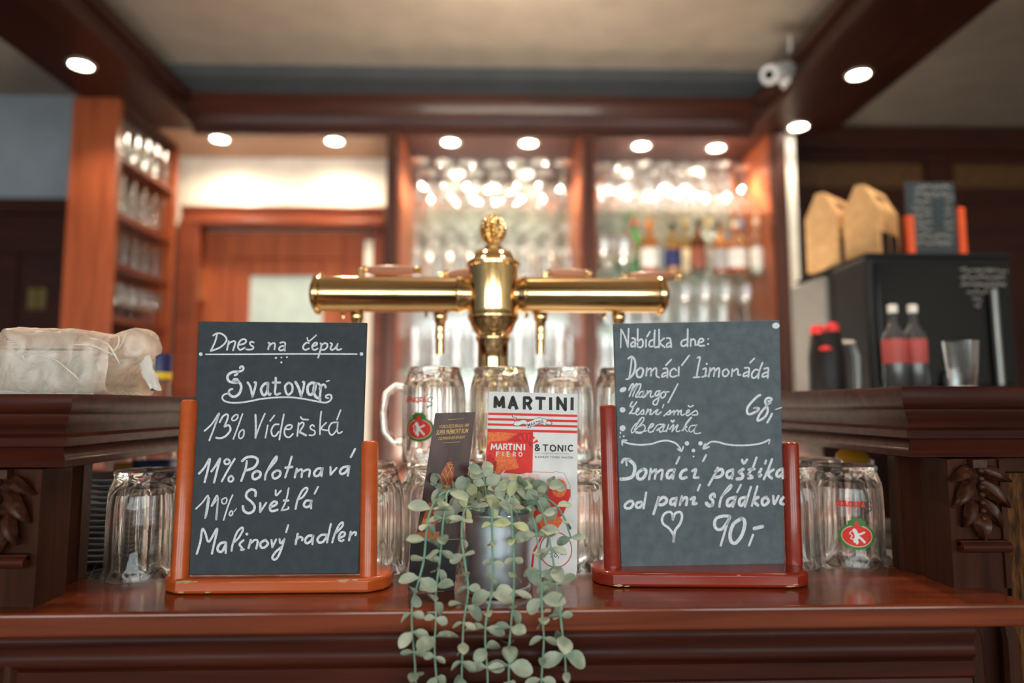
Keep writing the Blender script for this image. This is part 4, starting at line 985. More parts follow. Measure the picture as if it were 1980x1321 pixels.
def stand(name, label, corners, yb, yt, base_px, base_h, posts, stain, data, depth, cham, wear, slate):
    a, b = P(*corners[0], Y=yb), P(*corners[1], Y=yb + corners[4])
    c = P(*corners[3], Y=yt)
    pl = Plane(a, b, c)
    tl_, tr_, br_, bl_ = pl.hit(*corners[3]), pl.hit(*corners[2]), pl.hit(*corners[1]), pl.hit(*corners[0])
    p0, p1 = P(*base_px[0], Z=Z0 + .0006), P(*base_px[1], Z=Z0 + .0006)
    dv = (p1 - p0); dv.z = 0; L = dv.length; dx_ = dv.normalized(); dn = Vector((-dx_.y, dx_.x, 0))
    mid = (p0 + p1) / 2 + dn * depth / 2
    e = empty(name, (mid.x, mid.y, Z0), label, 'chalkboard')
    # base: long block with clipped corners
    hl, hd_ = L / 2, depth / 2
    pts = [(-hl + cham, -hd_), (hl - cham, -hd_), (hl - cham * .25, -hd_ + cham * .55), (hl, -hd_ + cham * 1.1), (hl, hd_ - cham * 1.1), (hl - cham * .25, hd_ - cham * .55), (hl - cham, hd_), (-hl + cham, hd_), (-hl + cham * .25, hd_ - cham * .55), (-hl, hd_ - cham * 1.1), (-hl, -hd_ + cham * 1.1), (-hl + cham * .25, -hd_ + cham * .55)]
    w2 = [(mid.x + dx_.x * u + dn.x * v, mid.y + dx_.y * u + dn.y * v) for u, v in pts]
    bs = MB().prism(w2, Z0 + .0006, Z0 + base_h).build('base', stain, e, smooth=True, angle=30)
    bevel(bs, .0042, 4)
    # worn spots on the base edges
    wm = MB()
    for u, v, r in wear:
        q = mid + dx_ * (u * hl) - dn * (hd_ + .0003) + Vector((0, 0, base_h * v))
        vs = []
        for k in range(9):
            an = 2 * PI * k / 9; rr = r * random.uniform(.6, 1.2)
            vs.append(q + dx_ * rr * 2.2 * math.cos(an) + Vector((0, 0, rr * .5 * math.sin(an))))
        wm.add(vs, [tuple(range(9))])
    wm.build('worn_edge', mat('bare_wood', (.52, .33, .16), .7), bs, smooth=False)
    # panel
    th = .0045
    pb = MB().hexa([bl_ - Vector((0, 0, .006)) - pl.n * th, br_ - Vector((0, 0, .006)) - pl.n * th, br_ - Vector((0, 0, .006)), bl_ - Vector((0, 0, .006))],
                   [tl_ - pl.n * th, tr_ - pl.n * th, tr_, tl_]).build('board_panel', slate, e, smooth=False)
    bevel(pb, .0012, 2)
    ch = MB()
    fn = lambda x, y: pl.hit(x, y, .0004)
    for ox, oy, sc_, st, dd in data:
        strokes(ch, st, ox, oy, sc_, fn); dots(ch, dd, ox, oy, sc_, fn)
    ch.build('chalk_lettering', CHALK, pb, smooth=False, recalc=False)
    # posts: round rods with domed tops
    for (bx, by), (txp, typ), r in posts:
        q0 = pl.hit(bx, by) - pl.n * .001; q1 = pl.hit(txp, typ) - pl.n * .001
        q0.z = Z0 + base_h - .003
        ax = (q1 - q0).normalized(); h = (q1 - q0).length
        m = MB(); rings = []
        sx_ = dx_; sy_ = ax.cross(sx_).normalized()
        for rr, t in ((r, 0), (r, h - .004), (r * .93, h - .0015), (r * .72, h), (r * .02, h + .0003)):
            rings.append([q0 + ax * t + (sx_ * math.cos(k * PI / 14) + sy_ * math.sin(k * PI / 14)) * rr for k in range(28)])
        m.loft(rings).build('post', stain, e, angle=40)
    return e
stand('table_chalkboard', 'chalkboard on orange-stained wooden stand, beer list headed Dnes na čepu',
      [(365, 1103), (694, 1101), (710, 624), (383, 621), .004], .868, .905, [(299, 1151), (749, 1147)], .0185,
      [((348, 1104), (366.5, 774), .0107), ((712, 1102), (714.5, 853), .0108)], STO, B1, .082, .024,
      [(-.79, .80, .0025), (-.74, .82, .004), (-.66, .83, .002), (.62, .82, .004), (.72, .84, .0025), (-.78, .16, .002), (-.55, .14, .002)], SLATE)
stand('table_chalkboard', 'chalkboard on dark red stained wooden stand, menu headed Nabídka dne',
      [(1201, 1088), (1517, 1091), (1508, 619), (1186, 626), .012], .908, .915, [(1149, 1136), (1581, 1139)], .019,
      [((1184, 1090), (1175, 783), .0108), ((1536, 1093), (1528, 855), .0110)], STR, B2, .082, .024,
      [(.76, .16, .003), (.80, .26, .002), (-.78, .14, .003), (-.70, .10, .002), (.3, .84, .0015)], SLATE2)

# ================================================================== LEAFLETS
def card(name, label, quad, ys, th=.0008):
    """quad: tl, tr, br, bl in the picture; ys: depth of bl, br, tl"""
    a, b, c = P(*quad[3], Y=ys[0]), P(*quad[2], Y=ys[1]), P(*quad[0], Y=ys[2])
    pl = Plane(a, b, c)
    q = [pl.hit(*p) for p in quad]
    return pl, q
# white cocktail card
quad = [(946, 757), (1117, 762), (1113, 1117), (926, 1115)]
pl, q = card('', '', quad, (.9065, .9065, .916))
m = MB(); ring = [quad[0], quad[1], (1116.5, 900), (1116, 1100), quad[2], quad[3], (938, 900)]
f = [pl.hit(*p) for p in ring]; bk = [p - pl.n * .0008 for p in f]
n = len(ring)
m.add(f + bk, [tuple(range(n)), tuple(range(2 * n - 1, n - 1, -1))] + [(i, (i + 1) % n, n + (i + 1) % n, n + i) for i in range(n)])
cd = m.build('cocktail_card', PAPER, smooth=False)
tag(cd, 'white and red striped cocktail card standing behind the zinc pot', 'menu card')
MS = 3.386
def cp(off): return lambda x, y: pl.hit(930 + x / MS, 740 + y / MS, off)
pr = MB(); MATL = [INK, RED, ORANGE, DKRED, WHITEINK, PINK, GREYINK, GREEN]
pr.mi = 1; f1 = cp(.0002)
for (y0, y1, x0) in ((196, 212, 48), (231, 247, 46), (266, 281, 44), (301, 318, 42)): poly(pr, [(x0, y0), (631, y0 + 14), (631, y1 + 14), (x0, y1)], f1)
poly(pr, [(42, 317), (342, 324), (337, 590), (250, 600), (140, 590), (80, 670), (28, 690), (32, 500)], f1)
f2 = cp(.0003)
pr.mi = 2
poly(pr, [(42, 325), (150, 325), (240, 335), (175, 380), (60, 386), (40, 420)], f2)
poly(pr, [(120, 430), (220, 470), (250, 560), (160, 575), (90, 620), (80, 520)], f2)
pr.mi = 3
poly(pr, [(165, 384), (200, 345), (260, 328), (338, 330), (338, 440), (310, 400)], f2)
poly(pr, [(38, 480), (62, 470), (105, 520), (95, 580), (45, 600), (33, 560)], f2)
pr.mi = 1
f3 = cp(.0004)
for k in range(5):
    a = -2.2 + k * .42; poly(pr, [(300 + 30 * math.cos(a), 420 + 30 * math.sin(a)), (300 + 82 * math.cos(a - .12), 420 + 82 * math.sin(a - .12)), (300 + 82 * math.cos(a + .12), 420 + 82 * math.sin(a + .12))], f3)
poly(pr, [(60, 386), (312, 392), (308, 452), (58, 446)], f3)
# tumbler of red drink with ice
pr.mi = 5
poly(pr, [(130, 640), (170, 615), (240, 610), (300, 590), (370, 600), (415, 650), (410, 690), (300, 700), (200, 690), (130, 680)], f2)
poly(pr, ell(512, 690, 62, 74), f2)
pr.mi = 1
poly(pr, [(128, 680), (210, 668), (320, 684), (440, 672), (585, 700), (585, 745), (540, 860), (420, 990), (390, 1010), (300, 1000), (180, 880), (120, 740)], f3)
poly(pr, [(395, 1000), (340, 1100), (316, 1290), (332, 1290), (352, 1110), (400, 1015)], f3)
f4 = cp(.0005)
pr.mi = 2
poly(pr, ell(512, 692, 50, 60), f4)
poly(pr, [(360, 870), (470, 850), (540, 900), (500, 960), (400, 960)], f4)
poly(pr, [(150, 700), (260, 690), (250, 730), (160, 735)], f4)
pr.mi = 5
poly(pr, [(180, 650), (230, 620), (270, 640), (240, 670)], f4); poly(pr, [(300, 640), (350, 610), (400, 640), (380, 672), (310, 672)], f4)
pr.mi = 1
for pts in ([(150, 580), (480, 588)], [(200, 640), (330, 620), (400, 650)], [(300, 680), (340, 640), (310, 610)]):
    vs, fs = ribbon2d(pts, 2.5, False); put2d(pr, vs, fs, f4)
vs, fs = ribbon2d([(155, 578), (130, 600), (95, 660)], 5); pr.mi = 4; put2d(pr, vs, fs, f4)
pr.mi = 6
vs, fs = ribbon2d([(480, 582), (545, 592), (585, 680), (588, 760)], 3); put2d(pr, vs, fs, f1)
# seal with the price
pr.mi = 4; poly(pr, ell(490, 1095, 104, 114, n=36), f4)
pr.mi = 3; vs, fs = ribbon2d(ell(490, 1095, 104, 114, n=40) + [ell(490, 1095, 104, 114, n=40)[0]], 6, False); put2d(pr, vs, fs, cp(.0006))
pr.mi = 0; f6 = cp(.0007)
strokes(pr, "4:442,1100 476,1098 455,1145;445,1122 470,1116;492,1095 480,1110 500,1130 486,1142 480,1128 498,1108 494,1094;510,1138 504,1152;522,1128 538,1122 556,1126", 0, 0, 1, f6)
# words
strokes(pr, "23:92,166 95,98 120,150 144,98 148,168;184,172 209,97 236,176;16:194,146 224,148;21:284,176 284,99 315,100 328,118 315,137 286,137;306,138 328,178;356,101 424,104;390,104 389,179;456,96 456,180;503,180 503,100 552,178 552,98;597,97 596,181", 0, 0, 1, f1, smooth=False, cap=False)
f5 = cp(.0006)
pr.mi = 4
strokes(pr, "9:66,440 72,402 84,428 100,402 104,440;112,440 126,402 138,441;6:116,428 134,428;9:149,441 149,402 166,404 170,414 164,423 149,422;160,423 172,441;176,403 206,404;191,404 190,442;218,402 217,442;232,442 234,403 262,442 264,403;284,403 284,442", 0, 0, 1, f5, smooth=False, cap=False)
strokes(pr, "6:101,482 102,454 117,455;101,467 114,468;144,454 143,482;187,455 172,454 171,482 187,483;171,468 184,468;211,483 212,455 222,456 227,464 220,470 212,470;219,471 228,483;262,456 251,458 247,469 252,481 263,482 270,470 262,456", 0, 0, 1, f5, smooth=False, cap=False)
pr.mi = 0
strokes(pr, "9:384,446 358,418 362,407 374,408 376,418 356,432 358,444 370,446 386,428;404,408 440,409;422,409 421,450;472,408 456,416 454,438 468,449 486,444 490,424 472,408;505,450 506,409 534,450 536,409;553,409 553,450;602,416 588,409 574,418 572,438 586,449 602,444", 0, 0, 1, f1, smooth=False, cap=False)
type_set(pr, '& KINLEY TONIC WATER', 352, 492, 250, 13, f1, bold=.008, rot=.024)
pr.mi = 6
type_set(pr, 'CHUŤ POMERANČE MARTINI FIERO', 354, 468, 222, 10, f1, rot=.016)
# ribbon emblem over the stripes
pr.mi = 4
def band(pts, w, off):
    vs, fs = ribbon2d(smooth_path(pts, 3), w, False); put2d(pr, vs, fs, cp(off))
rb = [(298, 278), (335, 268), (380, 250), (425, 262)]
pr.mi = 0; band(rb, 42, .0005); band([(215, 265), (240, 272), (275, 258), (300, 262)], 30, .0005); band([(425, 268), (445, 262), (460, 275)], 24, .0005); band([(218, 205), (208, 222), (230, 232), (218, 248)], 8, .0005)
pr.mi = 4; band(rb, 36, .0007); band([(218, 265), (240, 270), (275, 257), (296, 262)], 24, .0006); band([(428, 267), (445, 262), (456, 272)], 18, .0006); band([(217, 208), (212, 221), (228, 233), (220, 244)], 4, .0006)
pr.mi = 0
type_set(pr, 'MARTINI', 308, 292, 106, 24, cp(.0009), bold=.01, rot=-.27)
pr.build('print', MATL, cd, smooth=False, recalc=False)

# dark rum leaflet
quad = [(842, 799), (919, 797), (878, 1144), (788, 1141)]
pl2, q = card('', '', quad, (.853, .872, .868))
m = MB(); f = [pl2.hit(*p) for p in quad]; f[2].z = f[3].z = Z0 + .0004
bk = [p - pl2.n * .0009 for p in f]
m.add(f + bk, [(0, 1, 2, 3), (7, 6, 5, 4), (0, 4, 5, 1), (1, 5, 6, 2), (2, 6, 7, 3), (3, 7, 4, 0)])
rc = m.build('rum_leaflet', CARD2, smooth=False)
tag(rc, 'dark brown rum leaflet leaning between the orange stand and zinc pot', 'leaflet')
def rp(off): return lambda x, y: pl2.hit(x, y, off)
pr = MB(); g1 = rp(.0003)
pr.mi = 0
type_set(pr, 'VYZKOUŠEJTE BRUGAL 1888', 849, 828.5, 57, 6, g1, shear=.28, rot=-.06)
type_set(pr, 'SUPER PRÉMIOVÝ RUM', 843, 841, 61, 9, g1, shear=.28, rot=-.06, bold=.006)
type_set(pr, 'Z DOMINIKÁNSKÉ REPUBLIKY', 847, 851, 52, 5.5, g1, shear=.28, rot=-.06)
for (a, b) in (((866, 812), (897, 809.5)), ((856, 856.5), (890, 854.5))):
    vs, fs = ribbon2d([a, b], .6, False); put2d(pr, vs, fs, g1)
pr.mi = 1
poly(pr, [(866, 893), (874, 893), (874, 898), (878, 906), (876, 925), (872, 955), (850, 955), (848, 935), (853, 915), (860, 902)], g1)
pr.mi = 2
poly(pr, [(867, 880), (873, 880), (874, 893), (866, 893)], g1)
poly(pr, [(868, 862), (874, 862), (876, 880), (866, 880)], g1)
pr.mi = 0
g2 = rp(.0005)
for pts in ([(860, 903), (868, 930), (852, 950)], [(874, 902), (862, 925), (868, 952)], [(866, 898), (876, 920)], [(855, 915), (870, 945)], [(863, 897), (876, 899)]):
    vs, fs = ribbon2d(pts, .8, False); put2d(pr, vs, fs, g2)
pr.mi = 3
type_set(pr, '1888', 849, 949, 21, 10, g2, shear=.2, rot=-.05, bold=.012)
pr.mi = 4
poly(pr, [(828, 972), (852, 970), (846, 1000), (838, 1030), (824, 1032), (815, 1012)], g1)
poly(pr, [(800, 1030), (850, 1028), (848, 1042), (797, 1044)], g1)
pr.mi = 3
type_set(pr, '1888', 817, 1012, 14, 8, g2, shear=.2, bold=.012)
pr.mi = 1
poly(pr, [(832, 980), (848, 978), (842, 1005), (836, 1020), (826, 1018)], g2)
pr.mi = 5
poly(pr, [(793.5, 1047), (884, 1044), (878, 1143.5), (788.8, 1140.5)], g1)
vs, fs = ribbon2d([(794, 1046), (884, 1043)], .8, False); pr.mi = 0; put2d(pr, vs, fs, g2)
type_set(pr, 'PIJTE ZODPOVĚDNĚ', 800, 1081, 40, 3, g2, rot=-.06)
pr.build('print', [GOLD, mat('rum_amber', (.30, .05, .02), .4, col2=(.48, .12, .04), noise=30), mat('bottle_print', (.09, .03, .03), .4), mat('bright_gold_print', (.85, .38, .05), .4), mat('copper_print', (.42, .13, .03), .4), mat('black_print', (.012, .010, .010), .4)], rc, smooth=False, recalc=False)

# ================================================================== POTTED EUCALYPTUS
pc = P(964, 1147, Z=Z0); py_ = .868; px0 = (964 - 960) * py_ / FPX
plant = empty('potted_plant', (px0, py_, Z0), 'zinc pot of trailing grey-green eucalyptus hanging over the bar edge', 'plant')
prof = [(.0385, .0), (.0400, .001), (.0408, .004), (.0400, .0075), (.0388, .009), (.0392, .012), (.0402, .05), (.0412, .086), (.0418, .0925), (.0424, .0935), (.0424, .0955), (.0412, .0962), (.0402, .0945), (.0398, .08), (.001, .079)]
pot = MB().lathe(prof, 48, (px0, py_, Z0 + .0004), 'z', True, False).build('pot', STEEL, plant, angle=40)
MB().lathe([(.001, .082), (.0395, .0815)], 24, (px0, py_, Z0), 'z', False, False).build('moss_filling', mat('moss', (.05, .07, .03), .95, noise=40), pot)
def leaf(m, base, d, nrm, L, Wd, curl):
    d = d.normalized(); s = d.cross(nrm).normalized(); nrm = s.cross(d).normalized()
    prof = [(0, .06), (.12, .30), (.30, .78), (.52, 1.0), (.72, .94), (.88, .66), (.97, .30), (1.0, .04)]
    vs = []; fs = []
    for t, w in prof:
        c = base + d * (L * t) + nrm * (-curl * L * t * t)
        for k in (-1, -.5, 0, .5, 1): vs.append(c + s * (k * w * Wd / 2) + nrm * (abs(k) ** 1.6 * w * Wd * .16))
    for i in range(len(prof) - 1):
        for k in range(4): a = i * 5 + k; fs.append((a, a + 1, a + 6, a + 5))
    o = len(m.v); m.add(vs, fs)
    # underside gives the leaf its thickness
    bk = [v - nrm * .0004 for v in vs]
    m.add(bk, [f[::-1] for f in fs])
ST = [  # strands in the picture: (crop x, crop y, depth)
 [(560, 330, .862), (470, 262, .845), (400, 265, .828), (345, 318, .812), (312, 400, .803), (298, 500, .800), (285, 640, .797), (255, 760, .793), (228, 850, .780), (218, 930, .772), (222, 1050, .770), (235, 1200, .770), (245, 1400, .770)],
 [(580, 345, .862), (500, 280, .842), (420, 262, .826), (408, 330, .812), (390, 450, .806), (376, 620, .800), (355, 780, .794), (350, 870, .780), (352, 960, .772), (345, 1150, .770), (365, 1400, .770)],
 [(600, 360, .85), (530, 345, .826), (500, 400, .815), (495, 520, .812), (512, 650, .806), (530, 790, .794), (522, 880, .780), (505, 1000, .772), (497, 1200, .770), (493, 1400, .770)],
 [(650, 330, .85), (662, 352, .822), (662, 450, .816), (665, 600, .812), (667, 720, .805), (655, 850, .782), (632, 960, .773), (625, 1080, .771), (637, 1250, .770), (640, 1400, .770)],
 [(740, 330, .85), (768, 345, .822), (774, 450, .815), (783, 600, .810), (785, 740, .801), (780, 860, .780), (768, 1000, .771), (757, 1150, .770), (756, 1400, .770)],
 [(820, 350, .852), (868, 360, .832), (900, 440, .818), (918, 560, .811), (930, 700, .803), (937, 850, .781), (943, 980, .773), (950, 1080, .771), (940, 1250, .770), (932, 1400, .770)],
 [(830, 320, .86), (905, 305, .838), (945, 380, .822), (975, 500, .814), (998, 620, .808), (1018, 760, .797), (1036, 900, .778), (1050, 1020, .772), (1066, 1150, .770), (1072, 1280, .770), (1075, 1400, .770)],
 [(850, 300, .87), (940, 290, .86), (1010, 330, .850), (1060, 400, .845), (1085, 470, .842), (1102, 520, .842)],
]
random.seed(21)
def spline3(pts, n=10):
    out = []
    for i in range(len(pts) - 1):
        p0, p1, p2, p3 = pts[max(i - 1, 0)], pts[i], pts[i + 1], pts[min(i + 2, len(pts) - 1)]
        for k in range(n):
            t = k / n
            out.append(.5 * (2 * p1 + (p2 - p0) * t + (2 * p0 - 5 * p1 + 4 * p2 - p3) * t * t + (3 * p1 - p0 - 3 * p2 + p3) * t ** 3))
    out.append(pts[-1]); return out
for si, st in enumerate(ST):
    pts = spline3([P(720 + x / 2.865, 860 + y / 2.865, Y=d) for x, y, d in st])
    sm = MB().tube(pts, [.0013 if k < len(pts) * .7 else .0010 for k in range(len(pts))], 7).build('stem', STEMG, plant)
    lm = MB(); acc = 0; nxt = .004 + random.uniform(0, .012); k_ = 0
    for i in range(1, len(pts)):
        acc += (pts[i] - pts[i - 1]).length
        if acc < nxt: continue
        nxt = acc + random.uniform(.0150, .0205)
        t = (pts[i] - pts[i - 1]).normalized()
        early = i < 22 and si not in (3, 4)
        ph = (k_ % 2) * PI / 2 + random.uniform(-.45, .45) + .25
        k_ += 1
        side = Vector((1, 0, 0)) - t * t.x; side.normalize()
        fwd = t.cross(side).normalized()
        if fwd.y > 0: fwd = -fwd
        big = random.choice((.7, .85, 1.0, 1.12, 1.3)) * (.78 if si in (2, 3, 4) and pts[i].y > .79 else 1.06)
        lm.mi = 1 if (i < 30 and si in (2, 3, 4) and random.random() < .7) else 0
        for sg in (-1, 1):
            o = side * math.cos(ph) * sg + fwd * math.sin(ph) * sg
            if o.y > .35: o = Vector((o.x, o.y * .35, o.z))
            dz = random.uniform(-.55, .12)
            d_ = (o + Vector((0, 0, dz))).normalized()
            nr = (Vector((0, 0, 1)) * random.uniform(.5, 1.2) + Vector((0, -1, 0)) * random.uniform(.15, 1.0) + Vector((random.uniform(-.3, .3), 0, 0))).normalized()
            if abs(nr.dot(d_)) > .85: nr = Vector((-sg * .5, -.6, .6)).normalized()
            b_ = pts[i].copy()
            leaf(lm, b_, d_, nr, .0195 * big * random.uniform(.9, 1.1), .0125 * big * random.uniform(.85, 1.15), random.uniform(-.1, .25))
    lm.build('leaves', [LEAF, LEAFY], sm, smooth=True, angle=60, recalc=False)
# short upright sprigs at the rim
sprigs = [(560, 340, 540, 190), (600, 350, 655, 180), (640, 350, 610, 150), (680, 345, 690, 230), (740, 340, 770, 250), (790, 340, 815, 230), (850, 345, 880, 250), (610, 360, 545, 290), (700, 350, 760, 290), (870, 340, 1000, 220), (540, 350, 350, 215), (640, 345, 560, 215), (820, 350, 930, 290)]
for x0, y0, x1, y1 in sprigs:
    ya = random.uniform(.85, .885); yb_ = ya + random.uniform(-.015, .02)
    a = P(720 + x0 / 2.865, 860 + (y0 + 40) / 2.865, Y=ya); b = P(720 + x1 / 2.865, 860 + y1 / 2.865, Y=yb_)
    c = (a + b) / 2 + Vector((0, 0, .010))
    pts = spline3([a, c, b], 8)
    sm = MB().tube(pts, .0010, 6).build('stem', STEMG, plant)
    lm = MB()
    for i in range(4, len(pts), 4):
        t = (pts[i] - pts[i - 1]).normalized(); lm.mi = 1 if random.random() < .25 else 0
        an = random.uniform(0, PI)
        u_ = t.orthogonal().normalized(); v_ = t.cross(u_)
        for sg in (-1, 1):
            d_ = ((u_ * math.cos(an) + v_ * math.sin(an)) * sg + t * .5).normalized()
            nr = (Vector((0, -.9, .5)) + Vector((random.uniform(-.5, .5), 0, 0))).normalized()
            if abs(nr.dot(d_)) > .8: nr = Vector((.6, -.2, .8))
            leaf(lm, pts[i], d_, nr, .018 * random.uniform(.8, 1.25), .0145 * random.uniform(.8, 1.2), random.uniform(0, .2))
    lm.build('leaves', [LEAF, LEAFY], sm, smooth=True, angle=60, recalc=False)

# ================================================================== ON THE LEFT LEDGE
zl = lz1 + .0005
yk = .90
def nx(px, y=yk): return (px - 960) * y / FPX
nap = empty('napkin_pack', ((nx(8) + nx(222)) / 2, yk + .06, zl), 'pack of folded paper napkins in crumpled translucent plastic on the left ledge', 'napkins')
m = MB(); random.seed(11)
x0, x1 = nx(14), nx(196)
zz = zl; k = 0
while zz < EZ + (783 - 682) * yk / FPX:
    m.box((x0 + random.uniform(0, .0012), yk + random.uniform(0, .001), zz), (x1 - random.uniform(0, .002), yk + .11, zz + .0022)); zz += .0025; k += 1
m.build('napkin_stack', mat('napkin_paper', (.60, .60, .54), .9, col2=(.72, .68, .62)), nap, smooth=False)
m = MB()
zz += .003
while zz < EZ + (783 - 640) * yk / FPX:
    m.box((x0 + .004 + random.uniform(0, .002), yk + .004 + random.uniform(0, .002), zz), (x1 - .028 - random.uniform(0, .002), yk + .108, zz + .0022)); zz += .0026
m.build('napkin_stack', mat('peach_napkin', (.70, .55, .44), .9, col2=(.78, .62, .50)), nap, smooth=False)
# wrapper film
def film(name):
    m = bpy.data.materials.new(name); m.use_nodes = True
    nt = m.node_tree; nt.nodes.clear(); L = nt.links.new
    out = nt.nodes.new('ShaderNodeOutputMaterial'); mx = nt.nodes.new('ShaderNodeMixShader'); ad = nt.nodes.new('ShaderNodeMixShader')
    t = nt.nodes.new('ShaderNodeBsdfTransparent'); df = nt.nodes.new('ShaderNodeBsdfDiffuse'); df.inputs[0].default_value = (.90, .78, .68, 1)
    tl = nt.nodes.new('ShaderNodeBsdfTranslucent'); tl.inputs[0].default_value = (.92, .76, .64, 1)
    gl = nt.nodes.new('ShaderNodeBsdfGlossy'); gl.inputs['Roughness'].default_value = .25
    m1 = nt.nodes.new('ShaderNodeMixShader'); m1.inputs[0].default_value = .45
    ad.inputs[0].default_value = .08
    L(df.outputs[0], m1.inputs[1]); L(tl.outputs[0], m1.inputs[2])
    L(m1.outputs[0], ad.inputs[1]); L(gl.outputs[0], ad.inputs[2])
    tc = nt.nodes.new('ShaderNodeTexCoord'); nz = nt.nodes.new('ShaderNodeTexNoise'); nz.inputs['Scale'].default_value = 28; nz.inputs['Detail'].default_value = 4; nz.inputs['Distortion'].default_value = 2
    rp_ = nt.nodes.new('ShaderNodeMapRange'); rp_.inputs[1].default_value = .35; rp_.inputs[2].default_value = .7; rp_.inputs[3].default_value = .30; rp_.inputs[4].default_value = .82
    L(tc.outputs['Object'], nz.inputs['Vector']); L(nz.outputs['Fac'], rp_.inputs[0])
    L(rp_.outputs[0], mx.inputs[0]); L(t.outputs[0], mx.inputs[1]); L(ad.outputs[0], mx.inputs[2]); L(mx.outputs[0], out.inputs[0])
    return m
FILM = film('crumpled_film')
from mathutils import noise as NZ
def hull(sections, seg=40, amp=.0036, fr=48):
    """closed film bag: sections = (x, ycentre, half depth, zlow, zhigh)"""
    rings = []
    for (x, yc, hd2, za, zb_) in sections:
        R = []
        for i in range(seg):
            a = 2 * PI * i / seg
            ca, sa = math.cos(a), math.sin(a)
            e_ = .28
            yy = yc + hd2 * math.copysign(abs(ca) ** e_, ca); z = (za + zb_) / 2 + (zb_ - za) / 2 * math.copysign(abs(sa) ** e_, sa)
            v = Vector((x, yy, z)); w = NZ.noise(v * fr) + .5 * abs(NZ.noise(v * fr * 2.3)) 
            v += Vector((NZ.noise(v * fr + Vector((7, 1, 3))) * amp * .8, (yy - yc) / max(hd2, .001) * w * amp, (z - (za + zb_) / 2) / max((zb_ - za) / 2, .001) * w * amp))
            v.z = max(v.z, zl + .0002)
            R.append(v)
        rings.append(R)
    return rings
def zpx(py, y=yk): return EZ + (783 - py) * y / FPX
secs = []
for k in range(26):
    t = k / 25; px = 8 + t * 214
    top = 632 + 4 * math.sin(t * 5) + (0 if t < .55 else (t - .55) * 52)
    secs.append((nx(px), yk + .055, .0605 + .0015 * math.sin(t * 9), zl + .0003, zpx(top)))
secs[0] = (nx(6), yk + .055, .050, zl + .004, zpx(638))
# gathered tail of the bag
for px, tp, bt, hd2 in ((228, 664, 752, .046), (236, 652, 742, .038), (246, 645, 732, .030), (256, 641, 720, .024), (266, 640, 708, .020), (276, 641, 700, .017), (286, 644, 690, .014), (294, 650, 686, .010), (300, 660, 684, .006), (306, 674, 683, .003)):
    secs.append((nx(px, yk + .035), yk + .05, hd2, zpx(bt, yk + .03), zpx(tp, yk + .05)))
m = MB().loft(hull(secs), True, True, True)
wr = m.build('plastic_wrapper', FILM, nap, angle=70)
# hanging shred of film and creases
m = MB(); rings = []
for k in range(12):
    t = k / 11; px = 283 + 24 * t + 2 * math.sin(t * 8); py = 672 + 82 * t
    w = .0035 + .006 * math.sin(t * 2.6) + .001 * math.sin(t * 20)
    c = Vector((nx(px, yk + .045), yk + .045 - .004 * math.sin(t * 4), zpx(py, yk + .045)))
    rings.append([c + Vector((w * math.cos(a), .0025 * math.sin(a) + .002 * math.sin(3 * a + t * 9), .002 * math.sin(2 * a))) for a in [2 * PI * q / 12 for q in range(12)]])
m.loft(rings)
m.build('film_shred', mat('white_film', (.80, .74, .68), .5, sub=0), wr, angle=60)
m = MB()
for (a, b, c) in (((90, 690), (125, 702), (180, 748)), ((150, 668), (190, 672), (232, 690)), ((40, 682), (42, 700), (36, 716)), ((55, 684), (62, 700), (78, 706)), ((235, 650), (236, 668), (222, 690)), ((250, 645), (244, 665), (236, 676)), ((180, 655), (215, 668), (240, 705))):
    pts = smooth_path([a, b, c], 6)
    m.tube([Vector((nx(x, yk - .006), yk - .0062, zpx(y, yk - .006))) for x, y in pts], [.0004 + .0011 * math.sin(PI * i / max(1, len(pts) - 1)) for i in range(len(pts))], 6)
m.build('crease', mat('white_film', (.80, .74, .68), .5), wr, angle=60)
# blue-capped bottles standing behind the ledge
bn = MB().box((-1.35, 1.47, 0), (-.55, 1.75, .99)).build('back_counter', DX, smooth=False)
tag(bn, 'dark low counter behind the left ledge carrying the blue-capped bottles', 'counter')
for k, (px, pt, yy) in enumerate(((262, 706, 1.58), (318, 686, 1.55), (236, 712, 1.66))):
    x = (px - 960) * yy / FPX; top = EZ + (783 - pt) * yy / FPX; h = top - .99
    e = empty('spirit_bottle', (x, yy, .99), ['blue-capped clear bottle partly under the plastic tail', 'blue-capped clear bottle nearest the chalkboard', 'blue-capped clear bottle mostly hidden behind the napkin pack'][k], 'bottle', 'blue-capped bottles behind the left ledge')
    r = .036
    MB().lathe([(.001, .004), (r, .001), (r + .002, .01), (r + .002, h - .17), (r * .9, h - .13), (.021, h - .085), (.020, h - .02), (.001, h - .02)], 22, cap0=False, cap1=False).build('bottle_body', thin_glass('bottle_clear', (.95, .98, .96), .12, .5, .08), e, world=False)
    MB().lathe([(.0205, h - .062), (.0222, h - .060), (.0225, h - .004), (.0215, h), (.001, h)], 22, cap0=False, cap1=False).build('capsule', mat('navy_capsule', (.012, .016, .085), .3, col2=(.03, .035, .14), noise=40), e, world=False)
    MB().lathe([(.0226, h - .058), (.0231, h - .056), (.0231, h - .044), (.0226, h - .042)], 22, cap0=False, cap1=False).build('yellow_band', mat('yellow_band', (.80, .55, .02), .4), e, world=False)

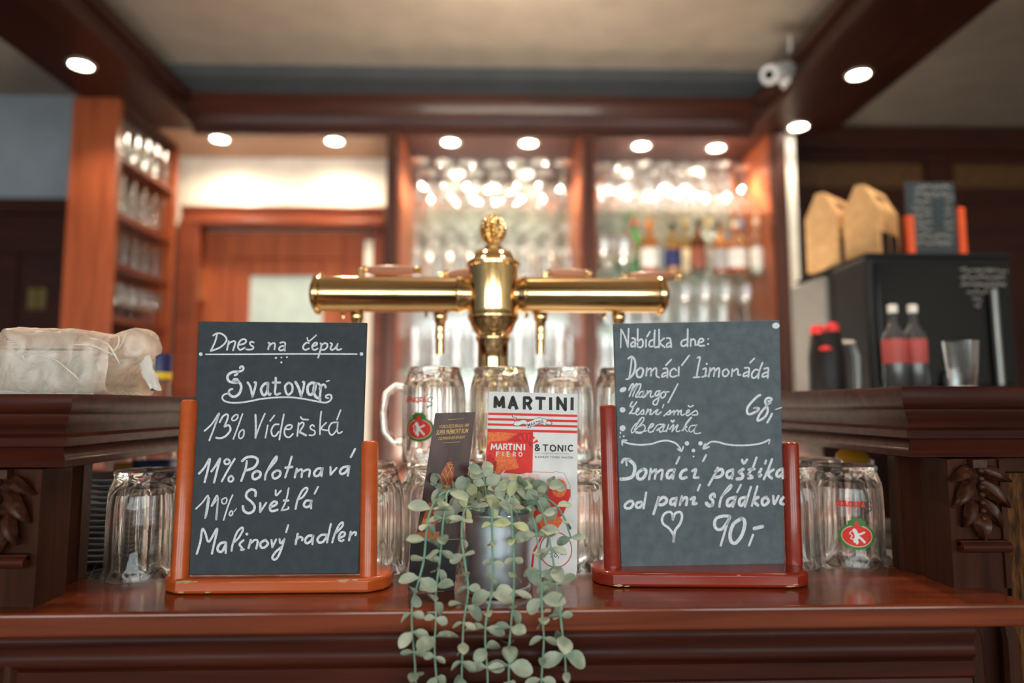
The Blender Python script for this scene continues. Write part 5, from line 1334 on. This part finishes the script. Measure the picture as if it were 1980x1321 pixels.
# ================================================================== ON THE RIGHT LEDGE
zr = rz1 + .0004
gy = 1.16
gx = (1874 - 960) * gy / FPX
g = MB().lathe([(.001, .002), (.0195, .0), (.021, .003), (.0235, .03), (.0285, .086), (.0270, .086), (.0220, .03), (.0190, .008), (.001, .007)], 28, cap0=False, cap1=False).build('tea_glass', TGC)
g.location = (gx, gy, zr)
tag(g, 'small clear tea glass standing alone on the right bar ledge', 'glass')
MB().lathe([(.0195, .0004), (.0212, .001), (.0222, .009), (.0205, .009)], 28, cap0=False, cap1=False).build('foot_rim', thin_glass('warm_glass', (1, .85, .7), .45, .5, .2), g, world=False)
for k, (px, w) in enumerate(((1765, .026), (1818, .017))):
    yy = 1.10; x = (px - 960) * yy / FPX
    o = MB().lathe([(.001, 0), (w * .7, 0), (w, .004), (w * 1.02, .0055), (w * .95, .0052), (w * .66, .0015), (.001, .0013)], 28, cap0=False, cap1=False).build('metal_dish', mat('bright_steel', (.75, .75, .73), .12, metal=1))
    o.location = (x, yy, zr)
    tag(o, 'shallow shiny metal dish on the right ledge, ' + ('the wider one farther from the tea glass' if k == 0 else 'the narrower one nearer the tea glass'), 'dish', 'metal dishes on the right ledge')

# ------------------------------------------------------------------ security camera on the beam
cy = 2.62
ce = empty('security_camera', (1.17, cy, EZ + 1.24), 'white bullet security camera with antenna on the dark beam', 'camera')
b0 = P(1538, 128, Y=cy - .02); b1 = P(1487, 145, Y=cy - .14)
m0 = Vector((1.1695, cy, EZ + 1.305))
MB().lathe([(.001, -.024), (.020, -.022), (.034, -.010), (.036, -.002), (.036, 0)], 24, (1.1695, m0.y, m0.z), 'x').build('mount', WHITEP, ce)
MB().tube([m0 - Vector((.02, 0, 0)), m0 + Vector((-.045, -.005, 0)), b0 + (b1 - b0) * .3], [.013, .012, .016], 14).build('bracket', WHITEP, ce)
ax = (b1 - b0).normalized(); u_ = ax.orthogonal().normalized(); v_ = ax.cross(u_)
m = MB(); Lb = (b1 - b0).length
rings = [[b0 + ax * t + (u_ * math.cos(a) + v_ * math.sin(a)) * r for a in [2 * PI * k / 24 for k in range(24)]] for r, t in ((.012, 0), (.024, .01), (.030, .03), (.034, Lb - .015), (.036, Lb), (.030, Lb + .001), (.029, Lb - .006))]
m.loft(rings).build('camera_body', WHITEP, ce)
rings = [[b0 + ax * t + (u_ * math.cos(a) + v_ * math.sin(a)) * r for a in [2 * PI * k / 20 for k in range(20)]] for r, t in ((.018, Lb - .006), (.018, Lb + .003), (.010, Lb + .006))]
MB().loft(rings).build('lens', BLACKG, ce)
q = b0 + ax * .05
MB().tube([q + Vector((0, 0, .026)), q + Vector((.005, 0, .075)), q + Vector((.006, 0, .135))], [.008, .007, .006], 12).build('antenna', WHITEP, ce)
